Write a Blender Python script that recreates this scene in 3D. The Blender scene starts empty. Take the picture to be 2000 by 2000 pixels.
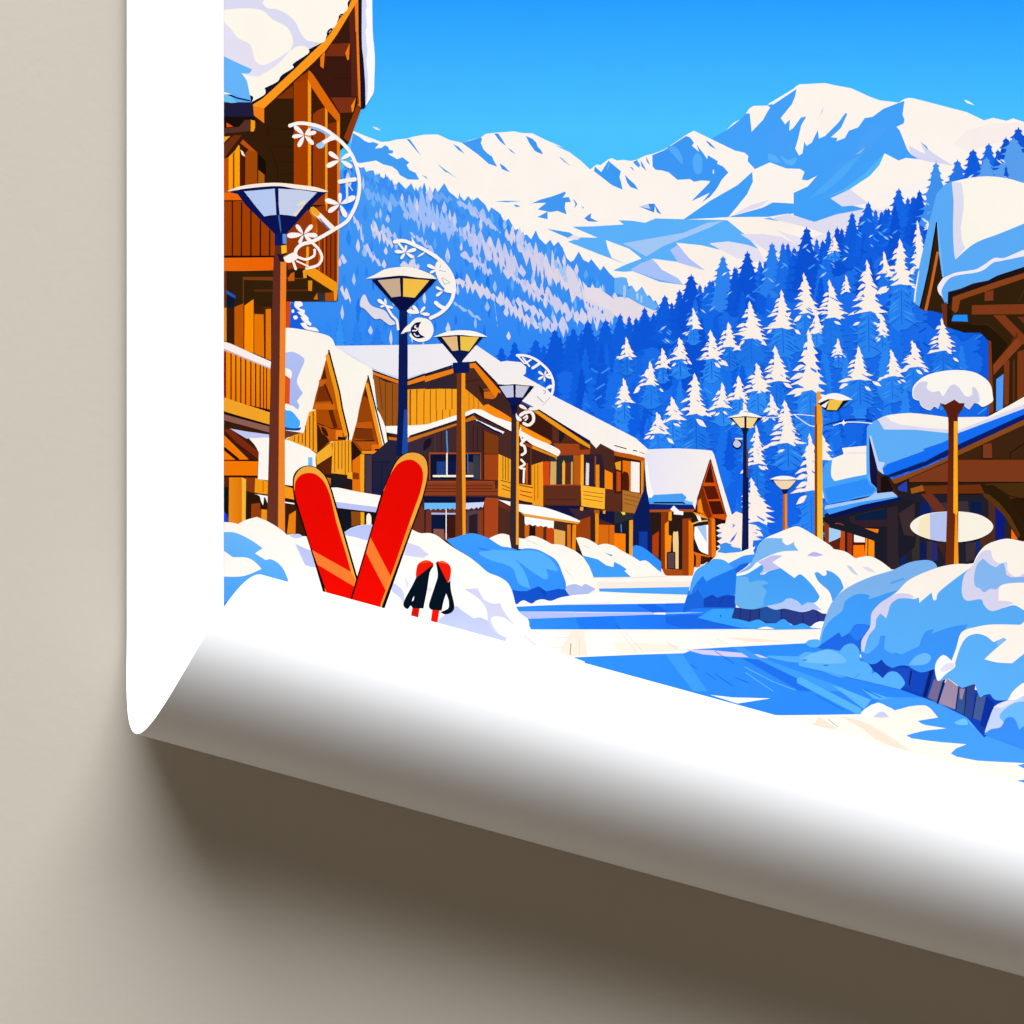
WALLCOL = (0.505, 0.463, 0.395)
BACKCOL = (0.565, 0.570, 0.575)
ROLL_R = 180.6
ROLL_MID = 1436.0
L_W, L_H, L_E, L_EL, L_AZ, L_D = 8.0, 7.0, 1700.0, 65.5, 7.0, 7.0
import bpy, math, random
from mathutils import Vector, Matrix

scene = bpy.context.scene
COL = scene.collection

# ------------------------------------------------------------------ basics
PX = 0.00025                       # one photo pixel (of 2000) in metres on the paper plane
PAPER_Y = -0.0020                  # front of the flat paper; the wall front is at y = +0.0024
K_LIGHT = 1.29                     # light level on the flat paper (white paper just reaches white)


def wx(px): return (px - 1000.0) * PX
def wz(py): return (1000.0 - py) * PX


def s2l(c):
    c /= 255.0
    return c / 12.92 if c <= 0.04045 else ((c + 0.055) / 1.055) ** 2.4


def hexlin(h):
    if len(h) == 3: h = ''.join(ch * 2 for ch in h)
    return tuple(s2l(int(h[i:i + 2], 16)) / K_LIGHT for i in (0, 2, 4))


def link_mesh(name, verts, faces, mats, parent=None, loc_of_parent=None):
    me = bpy.data.meshes.new(name)
    me.from_pydata(verts, [], faces)
    for m in mats: me.materials.append(m)
    me.update()
    o = bpy.data.objects.new(name, me)
    COL.objects.link(o)
    if parent is not None:
        o.parent = parent
        if loc_of_parent is not None:
            o.matrix_parent_inverse = Matrix.Translation(-Vector(loc_of_parent))
    return o


# ------------------------------------------------------------------ materials
def new_mat(name):
    m = bpy.data.materials.new(name); m.use_nodes = True
    nt = m.node_tree; b = nt.nodes['Principled BSDF']
    return m, nt, b


def noise_colour(nt, b, base, amt, scale, detail=4.0):
    tc = nt.nodes.new('ShaderNodeTexCoord')
    n = nt.nodes.new('ShaderNodeTexNoise'); n.inputs['Scale'].default_value = scale
    n.inputs['Detail'].default_value = detail
    r = nt.nodes.new('ShaderNodeMapRange')
    r.inputs['From Min'].default_value = 0.25; r.inputs['From Max'].default_value = 0.75
    r.inputs['To Min'].default_value = 1.0 - amt; r.inputs['To Max'].default_value = 1.0 + amt
    mx = nt.nodes.new('ShaderNodeVectorMath'); mx.operation = 'SCALE'
    nt.links.new(tc.outputs['Object'], n.inputs['Vector'])
    nt.links.new(n.outputs['Fac'], r.inputs['Value'])
    nt.links.new(r.outputs['Result'], mx.inputs['Scale'])
    if isinstance(base, tuple): mx.inputs[0].default_value = base
    else: nt.links.new(base, mx.inputs[0])
    nt.links.new(mx.outputs['Vector'], b.inputs['Base Color'])
    return tc, n


def bump(nt, b, tc, scale, strength, dist, detail=3.0):
    n = nt.nodes.new('ShaderNodeTexNoise'); n.inputs['Scale'].default_value = scale
    n.inputs['Detail'].default_value = detail
    bp = nt.nodes.new('ShaderNodeBump'); bp.inputs['Strength'].default_value = strength
    bp.inputs['Distance'].default_value = dist
    nt.links.new(tc.outputs['Object'], n.inputs['Vector'])
    nt.links.new(n.outputs['Fac'], bp.inputs['Height'])
    nt.links.new(bp.outputs['Normal'], b.inputs['Normal'])


WALL_M, nt, b = new_mat('painted_wall')
tc, _ = noise_colour(nt, b, WALLCOL, 0.012, 9.0)
b.inputs['Roughness'].default_value = 0.9; b.inputs['Specular IOR Level'].default_value = 0.15
bump(nt, b, tc, 260.0, 0.12, 0.0006)

FRONT_M, nt, b = new_mat('paper_front')
tc, _ = noise_colour(nt, b, (0.875, 0.875, 0.875), 0.006, 40.0)
b.inputs['Roughness'].default_value = 0.55; b.inputs['Specular IOR Level'].default_value = 0.2

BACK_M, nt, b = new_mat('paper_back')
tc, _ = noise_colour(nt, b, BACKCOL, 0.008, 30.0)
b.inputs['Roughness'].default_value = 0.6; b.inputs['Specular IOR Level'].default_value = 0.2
bump(nt, b, tc, 900.0, 0.05, 0.0002)

INK_M, nt, b = new_mat('printing_ink')
at = nt.nodes.new('ShaderNodeAttribute'); at.attribute_name = 'ink'
tc, _ = noise_colour(nt, b, at.outputs['Color'], 0.014, 60.0)
b.inputs['Roughness'].default_value = 0.6; b.inputs['Specular IOR Level'].default_value = 0.0

# ------------------------------------------------------------------ wall
link = link_mesh('wall', [(-4, 0.0024, -4), (4, 0.0024, -4), (4, 0.0024, 4), (-4, 0.0024, 4)],
                 [(0, 1, 2, 3)], [WALL_M])
link['kind'] = 'structure'

# ------------------------------------------------------------------ the poster and its curl
BASE = (0.10, 0.0, wz(1640))
poster = bpy.data.objects.new('poster', None); COL.objects.link(poster)
poster.location = BASE; poster.empty_display_size = 0.1
poster['label'] = ('white-bordered art print of a snowy ski village, '
                   'lower edge rolled up against beige wall')
poster['category'] = 'poster'

BETA = math.atan(0.2732)
AX = (math.cos(BETA), -math.sin(BETA))      # along the roll (right and down)
DN = (-math.sin(BETA), -math.cos(BETA))     # down across the roll
R = ROLL_R * PX
Q0 = wx(1000) * DN[0] + wz(ROLL_MID) * DN[1]
LEFT = wx(247.6); RIGHT = wx(3050.0); TOP = wz(-1300.0)
TH_END = 2.55 * math.pi


def roll_point(x, z, off=0.0):
    """where a point of the flat sheet goes when the lower part is curled; off lifts it to the front side"""
    a = x * AX[0] + z * AX[1]; q = x * DN[0] + z * DN[1]
    d = q - Q0
    if d <= 0: return (x, PAPER_Y - off, z)
    th = d / R
    r = R * (1.0 - 0.05 * max(0.0, (th - math.pi) / math.pi))
    rr = r - off
    q2 = Q0 + rr * math.sin(th)
    y = PAPER_Y - R + rr * math.cos(th)
    return (a * AX[0] + q2 * DN[0], y, a * AX[1] + q2 * DN[1])


def paper_grid():
    us = [LEFT + (RIGHT - LEFT) * (i / 60.0) for i in range(61)]
    ds = [-3.0, -2.0, -1.0, -0.5, -0.2, -0.1, -0.05, -0.02] + [TH_END * R * k / 150.0 for k in range(151)]
    V, F, mi = [], [], []
    n, m = len(us), len(ds)
    T = 0.00028
    for side in (0, 1):
        for dd in ds:
            for u in us:
                q = Q0 + dd
                z = (q - u * DN[0]) / DN[1]
                if z > TOP: z = TOP
                V.append(roll_point(u, z, 0.0 if side == 0 else -T))
    def idx(s, j, i): return s * n * m + j * n + i
    for j in range(m - 1):
        for i in range(n - 1):
            F.append((idx(0, j, i), idx(0, j + 1, i), idx(0, j + 1, i + 1), idx(0, j, i + 1))); mi.append(0)
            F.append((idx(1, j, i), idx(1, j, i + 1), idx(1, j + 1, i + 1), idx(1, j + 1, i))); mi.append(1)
    rim = [(j, 0) for j in range(m)] + [(m - 1, i) for i in range(1, n)] + [(j, n - 1) for j in range(m - 2, -1, -1)]
    s0 = len(V)                                   # the cut edge of the sheet has vertices of its own, so it shades crisply
    for j, i in rim: V.append(V[idx(0, j, i)]); V.append(V[idx(1, j, i)])
    for k in range(len(rim) - 1):
        q = s0 + 2 * k
        F.append((q, q + 1, q + 3, q + 2)); mi.append(0)
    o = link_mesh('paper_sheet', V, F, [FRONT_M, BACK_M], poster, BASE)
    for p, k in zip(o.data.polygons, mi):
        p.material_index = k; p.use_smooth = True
    return o


paper_grid()

# ------------------------------------------------------------------ the printed picture
TILES = {'A': (430, 0, 400), 'B': (430, 400, 400), 'C': (430, 800, 400), 'D': (800, 400, 400), 'E': (800, 800, 400),
         'F': (1200, 800, 400), 'G': (1600, 800, 400), 'H': (1600, 300, 400), 'I': (1200, 400, 400),
         'J': (600, 100, 500), 'K': (1050, 100, 500), 'L': (1500, 100, 500), 'M': (400, 980, 500), 'N': (850, 1000, 500),
         'O': (1300, 1000, 350), 'Q': (1560, 1000, 440), 'S': (1600, 600, 400), 'U': (1000, 640, 250),
         'V': (1600, 1300, 400), 'X': (700, 440, 250), 'Z': (0, 0, 1932)}
PRINT_L = 437.2
EXT_X, EXT_Y = 420.0, 320.0


def conv(tile, x, y):
    ox, oy, s = TILES[tile]; k = s / 1932.0
    return (ox + x * k, oy + y * k)


def catmull(P, corner, closed, n=6):
    out = []; N = len(P)
    rng = range(N if closed else N - 1)
    for i in rng:
        p1 = P[i]; p2 = P[(i + 1) % N]
        p0 = P[i - 1] if (closed or i > 0) else p1
        p3 = P[(i + 2) % N] if (closed or i + 2 < N) else p2
        if corner[i]: p0 = p1
        if corner[(i + 1) % N]: p3 = p2
        if corner[i] and corner[(i + 1) % N]:
            out.append(p1); continue
        for k in range(n):
            t = k / n; t2 = t * t; t3 = t2 * t
            out.append(tuple(0.5 * ((2 * p1[a]) + (-p0[a] + p2[a]) * t + (2 * p0[a] - 5 * p1[a] + 4 * p2[a] - p3[a]) * t2
                                    + (-p0[a] + 3 * p1[a] - 3 * p2[a] + p3[a]) * t3) for a in (0, 1)))
    if not closed: out.append(P[-1])
    return out


def stroke(P, w):
    L, Rr = [], []
    N = len(P)
    for i in range(N):
        a = P[max(0, i - 1)]; c = P[min(N - 1, i + 1)]
        dx, dy = c[0] - a[0], c[1] - a[1]; l = math.hypot(dx, dy) or 1.0
        nx, ny = -dy / l * w / 2, dx / l * w / 2
        if 0 < i < N - 1:
            ax, ay = P[i][0] - a[0], P[i][1] - a[1]; la = math.hypot(ax, ay) or 1.0
            cosv = abs((ax * dx + ay * dy) / (la * l)); f = 1.0 / max(0.6, cosv)
            nx *= f; ny *= f
        L.append((P[i][0] + nx, P[i][1] + ny)); Rr.append((P[i][0] - nx, P[i][1] - ny))
    if w > 2.6:      # round the two ends a little
        def cap(a, bq):
            ux, uy = a[0] - bq[0], a[1] - bq[1]; l = math.hypot(ux, uy) or 1.0
            return (a[0] + ux / l * w * 0.32, a[1] + uy / l * w * 0.32)
        return [cap(P[0], P[1])] + L + [cap(P[-1], P[-2])] + Rr[::-1]
    return L + Rr[::-1]


def extend(poly, axis, test, delta):
    N = len(poly); f = [test(p) for p in poly]
    if all(f): return []
    if not any(f): return poly
    s = f.index(False); poly = poly[s:] + poly[:s]; f = f[s:] + f[:s]
    out = []; i = 0
    while i < N:
        if not f[i]: out.append(poly[i]); i += 1; continue
        j = i
        while j < N and f[j]: j += 1
        run = poly[i:j]
        if len(run) == 1: out.append(run[0])
        else:
            ex = [(p[0] + delta, p[1]) if axis == 0 else (p[0], p[1] + delta) for p in run]
            out += [run[0]] + ex + [run[-1]]
        i = j
    return out


def clip(poly, f):
    out = []; N = len(poly)
    for i in range(N):
        a, c = poly[i], poly[(i + 1) % N]; fa, fc = f(a), f(c)
        if fa >= 0: out.append(a)
        if (fa >= 0) != (fc >= 0):
            t = fa / (fa - fc); out.append((a[0] + (c[0] - a[0]) * t, a[1] + (c[1] - a[1]) * t))
    return out


def qpx(p): return (Q0 / PX - ((p[0] - 1000) * DN[0] + (1000 - p[1]) * DN[1])) - 4.0


SHAPES = []      # (group index, polygon in photo pixels, colour spec)
GROUPS = []      # (name, label)


def add(poly, col):
    poly = extend(poly, 0, lambda p: p[0] >= 1996.5, EXT_X)
    if len(poly) > 2: poly = extend(poly, 1, lambda p: p[1] <= 1.0, -EXT_Y)
    if len(poly) < 3: return
    if min(p[0] for p in poly) < PRINT_L: poly = clip(poly, lambda p: p[0] - PRINT_L)
    if len(poly) > 2 and min(qpx(p) for p in poly) < 0: poly = clip(poly, qpx)
    q = []
    for p in poly:
        if not q or abs(p[0] - q[-1][0]) + abs(p[1] - q[-1][1]) > 0.05: q.append(p)
    if len(q) > 3 and abs(q[0][0] - q[-1][0]) + abs(q[0][1] - q[-1][1]) < 0.05: q.pop()
    if len(q) > 2: SHAPES.append((len(GROUPS) - 1, q, col))


def petal(c, t, col, wf=0.17):
    dx, dy = t[0] - c[0], t[1] - c[1]
    P = [(0.04, 0), (0.35, -wf * 0.75), (0.78, -wf), (0.98, -wf * 0.45), (1.0, 0), (0.98, wf * 0.45), (0.78, wf), (0.35, wf * 0.75)]
    pts = [(c[0] + dx * u - dy * v, c[1] + dy * u + dx * v) for u, v in P]
    add(catmull(pts, [True] + [False] * 7, True, 3), col)


def spruce(cx, top, w, h, col, rnd):
    n = max(5, min(9, int(h / 11)))
    Rt, Lt = [], []
    for i in range(1, n + 1):
        f = (i / n) ** 0.85; y = top + h * (i / n) ** 1.05
        for side, lst in ((1, Rt), (-1, Lt)):
            o = w / 2 * f * rnd.uniform(0.82, 1.12)
            lst.append((cx + side * (o * 0.62), y - h / n * 0.42))
            lst.append((cx + side * o, y - h / n * rnd.uniform(0.02, 0.2)))
            lst.append((cx + side * o * rnd.uniform(0.55, 0.7), y - h / n * 0.04))
    add([(cx, top), (cx + w * 0.02, top + h * 0.05)] + Rt + [(cx + w * 0.12, top + h * 1.1), (cx - w * 0.1, top + h * 1.12)] + Lt[::-1] + [(cx - w * 0.02, top + h * 0.05)], col)


def snow_spruce(cx, top, w, h, col, rnd):
    n = max(4, min(8, int(h / 10)))
    lean = rnd.uniform(-0.04, 0.12)
    Rt, Lt = [], []
    for i in range(1, n + 1):
        f = (i / n) ** 0.85; y = top + h * 0.92 * (i / n) ** 0.95; c = cx + lean * w * i / n; d = h / n
        o = w / 2 * f * rnd.uniform(0.72, 1.12)
        Rt += [(c + o * 0.6, y - d * 0.5), (c + o * 1.0, y + d * rnd.uniform(-0.05, 0.3)), (c + o * 0.78, y + d * 0.06),
               (c + o * rnd.uniform(0.5, 0.75), y + d * rnd.uniform(-0.05, 0.12))]
        full = rnd.random() < 0.2
        il = w / 2 * f * (rnd.uniform(0.75, 1.0) if full else rnd.uniform(0.3, 0.6))
        Lt += [(c - il * 0.6, y - d * 0.45), (c - il * 1.2, y + d * rnd.uniform(0.05, 0.25)), (c - il * 0.7, y + d * 0.04)]
        if i > 1 and not full and rnd.random() < 0.8:        # separate snow-laden boughs
            ol = w / 2 * f * rnd.uniform(0.85, 1.25); th = d * rnd.uniform(0.4, 0.65)
            x0, y0 = c - il * 0.4, y - d * 0.3; x1, y1 = c - ol, y + d * rnd.uniform(0.2, 0.6)
            mx, my = (x0 + x1) / 2, (y0 + y1) / 2 - d * 0.16
            add(catmull([(x0, y0), (mx, my - th * 0.45), (x1, y1), (mx + w * 0.03, my + th * 0.6)], [True, False, True, False], True, 4), col)
    bx = cx + lean * w
    Rt += [(bx + w * 0.22, top + h * rnd.uniform(0.9, 1.0)), (bx + w * 0.05, top + h * 0.9)]
    add([(cx, top), (cx + w * 0.06, top + h * 0.1)] + Rt + Lt[::-1] + [(cx - w * 0.055, top + h * 0.1)], col)
    for k in range(rnd.choice([2, 3, 3, 4]) if w > 22 else rnd.choice([0, 1, 2])):     # loose snowy boughs round the foot of the crown
        s = rnd.choice([-1, 1]); x0 = cx + s * rnd.uniform(0.02, 0.42) * w; y0 = top + h * rnd.uniform(0.88, 1.1); l = w * rnd.uniform(0.14, 0.3)
        q = rnd.uniform(0.45, 0.9)
        add(catmull([(x0, y0), (x0 + s * l * 0.6, y0 + l * 0.2 * q), (x0 + s * l, y0 + l * q), (x0 + s * l * 0.35, y0 + l * 0.75 * q)],
                    [True, False, True, False], True, 4), col)
    if w > 26:                                       # slits of forest between the boughs
        for k in range(rnd.choice([2, 3, 4, 4])):
            t = rnd.uniform(0.4, 0.92); x0 = cx + rnd.uniform(-0.25, 0.3) * w * t; y0 = top + h * t; l = w * rnd.uniform(0.1, 0.26)
            s = -1 if x0 < cx else 1
            add([(x0, y0), (x0 + s * l, y0 + l * 0.55), (x0 + s * l * 0.9, y0 + l * 0.75), (x0 + s * l * 0.2, y0 + l * 0.3)], '2a80ee')


def under_spruce(cx, top, w, h, rnd):
    """the blue body of a snow-capped spruce, with its rows of boughs"""
    body = rnd.choice(['1f78ea', '2681f0', '2f8cf4', '2a86f2'])
    w2, h2 = w * rnd.uniform(1.25, 1.6), h * rnd.uniform(1.05, 1.3); t2 = top + h * 0.4
    spruce(cx + w * 0.05, t2, w2, h2, body, rnd)
    dk = rnd.choice(['1058d4', '1460dc', '1a6ae2']); x0 = cx + w * 0.05
    add(stroke([(x0, t2 + h2 * 0.5), (x0 + 1, t2 + h2 * 1.02)], 1.6), dk)
    k = max(3, int(h2 / 13))
    for i in range(k):
        y = t2 + h2 * (0.45 + 0.52 * i / k); l = w2 * (0.26 + 0.2 * i / k)
        for s in (-1, 1):
            if rnd.random() < 0.2: continue
            e = l * rnd.uniform(0.6, 1.0); q = rnd.uniform(0.45, 0.75)
            add([(x0 + s, y), (x0 + s * e * 0.55, y + e * q * 0.4), (x0 + s * e, y + e * q), (x0 + s * e * 0.5, y + e * q * 0.4 + 2.0)],
                dk if rnd.random() < 0.72 else '46a0fa')


def leaves(seed, n, pale=False):
    """streaky far trees on the left slope"""
    rnd = random.Random(seed)
    up = [(640, 330), (700, 330), (770, 345), (870, 362), (940, 402), (1000, 432), (1060, 475), (1110, 495), (1170, 545), (1230, 585), (1290, 605)]
    lo = [(640, 655), (900, 690), (960, 690), (1100, 635), (1200, 630), (1290, 606)]
    def at(P, x):
        for (a, b), (c, d) in zip(P, P[1:]):
            if a <= x <= c: return b + (d - b) * (x - a) / (c - a)
        return P[-1][1]
    L = []
    for k in range(n):
        x = rnd.uniform(642, 1285); a = at(up, x) + 12; b = at(lo, x) - 12
        if b > a: L.append((a + (b - a) * rnd.random() ** 1.4, x, (rnd.random())))
    for y, x, t in sorted(L):
        d = (y - at(up, x)) / 260.0
        c = rnd.choice(['4fa2f6', '5cacf8', '3a92f4', '2f88f2', '66b0f8', '3d96f6'] if d < 0.5 else ['2a86f6', '3690f8', '1f78ee', '2f8cf8'])
        w = rnd.uniform(5, 11); h = rnd.uniform(18, 40)
        if pale: c = rnd.choice(['c8d2f6', 'b4c8f8', 'd6d6f0', 'dcd8ec', '9cc2f8', 'a6c4f8']); h *= 0.8
        add([(x, y - h * 0.5), (x + w * 0.35, y - h * 0.15), (x + w * 0.5, y + h * 0.15), (x + w * 0.15, y + h * 0.5),
             (x - w * 0.3, y + h * 0.3), (x - w * 0.5, y + h * 0.05), (x - w * 0.28, y - h * 0.2)], c)


def snow_band(P, w, col, rnd):
    """a ragged band of snow-covered crowns: pointed tips above, hanging spikes below"""
    pts = []
    for (a, c) in zip(P, P[1:]):
        l = math.hypot(c[0] - a[0], c[1] - a[1]); k = max(2, int(l / 4.9))
        pts += [(a[0] + (c[0] - a[0]) * i / k, a[1] + (c[1] - a[1]) * i / k) for i in range(k)]
    pts.append(P[-1])
    w *= 1.3
    N = len(pts); up, dn = [], []
    i = 0
    while i < N - 1:                                 # tree tips along the upper edge
        step = rnd.choice([2, 3, 3, 4]); j = min(N - 1, i + step)
        e = math.sin(math.pi * min(1, max(0.02, (i + step / 2) / N))) ** 0.4
        x0, y0 = pts[i]; x1, y1 = pts[j]
        hh = w * e
        up.append((x0, y0 - hh * rnd.uniform(0.02, 0.22)))
        px = x0 + (x1 - x0) * rnd.uniform(0.2, 0.45); py = (y0 + y1) / 2 - hh * rnd.uniform(0.45, 0.8)
        up.append((px - (x1 - x0) * 0.12, py + hh * 0.1)); up.append((px, py)); up.append((px + (x1 - x0) * 0.2, py + hh * 0.16))
        i = j
    i = 0
    while i < N - 1:                                 # spikes hanging from the lower edge
        step = rnd.choice([2, 2, 3, 4]); j = min(N - 1, i + step)
        e = math.sin(math.pi * min(1, max(0.02, (i + step / 2) / N))) ** 0.4
        x0, y0 = pts[i]; x1, y1 = pts[j]; hh = w * e
        dn.append((x0, y0 + hh * rnd.uniform(-0.05, 0.18)))
        px = x0 + (x1 - x0) * rnd.uniform(0.4, 0.7); py = (y0 + y1) / 2 + hh * rnd.uniform(0.3, 0.75)
        dn.append((px - (x1 - x0) * 0.1, py - hh * 0.12)); dn.append((px, py))
        i = j
    add([pts[0]] + up + [pts[-1]] + dn[::-1], col)
    for k in range(int(N / 9)):                      # dark slots between crowns
        p = pts[rnd.randrange(2, N - 2)]; h = w * rnd.uniform(0.3, 0.6); o = rnd.uniform(-0.25, 0.25) * w
        cc = rnd.choice(['3f93f2', '4d9cf2', '62a8f4', '3588ee'])
        add([(p[0], p[1] + o - h / 2), (p[0] + 1.6, p[1] + o), (p[0] + 2.6, p[1] + o + h / 2), (p[0] - 1.2, p[1] + o + h * 0.1)], cc)


def draw(art):
    for line in art.split('\n'):
        tk = line.split()
        if not tk: continue
        if line[0] == '@':
            nm, _, lab = line[1:].partition('|'); GROUPS.append((NAMES[nm], lab)); continue
        if tk[0] in ('t', 's', 'u'):
            k = TILES[tk[1]][2] / 1932.0
            x, y = map(float, tk[3].split(',')); x, y = conv(tk[1], x, y)
            if tk[0] == 'u':
                under_spruce(x, y, float(tk[4]) * k, float(tk[5]) * k, random.Random(int(tk[6]) + 7)); continue
            (spruce if tk[0] == 't' else snow_spruce)(x, y, float(tk[4]) * k * (1.18 if tk[0] == 's' else 1.0), float(tk[5]) * k, tk[2], random.Random(int(tk[6])))
            continue
        if tk[0] == 'l': leaves(int(tk[1]), int(tk[2]), len(tk) > 3); continue
        if tk[0] == 'b':
            P = [conv(tk[1], *map(float, q.split(','))) for q in tk[3].split(':')]
            snow_band(P, float(tk[4]) * TILES[tk[1]][2] / 1932.0, tk[2], random.Random(int(tk[5]))); continue
        if tk[0] == 'f':
            c = conv(tk[1], *map(float, tk[3].split(',')))
            for q in tk[4].split(':'): petal(c, conv(tk[1], *map(float, q.split(','))), tk[2])
            continue
        tile, col = tk[0], tk[1]; smooth = False; w = 0.0; P = []; C = []
        for q in tk[2:]:
            if q == '~': smooth = True; continue
            if q[0] == '~': smooth = True; q = q[1:]
            if q[0] == 'L' and q[1:2].isdigit(): w = float(q[1:]) * TILES[tile][2] / 1932.0; continue
            if q[1:2] == ':':
                tile = q[0]; q = q[2:]
                if not q: continue
            cor = q.endswith('!'); q = q.rstrip('!')
            x, y = map(float, q.split(',')); P.append(conv(tile, x, y)); C.append(cor)
        if w:
            if len(P) < 2: continue
            add(stroke(catmull(P, C, False) if smooth else P, w), col)
        elif len(P) > 2:
            add(catmull(P, C, True) if smooth else P, col)


NAMES = {'mountain': 'printed_mountains', 'forest': 'printed_forest', 'road': 'printed_street', 'chalet': 'printed_chalet',
         'lamp': 'printed_street_lamp', 'lamp_ornament': 'printed_garland', 'sign': 'printed_sign', 'snow_bank': 'printed_snow_bank',
         'ski': 'printed_ski', 'ski_pole': 'printed_ski_pole', 'snow_tree': 'printed_snow_trees', 'sky': 'printed_picture'}

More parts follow.
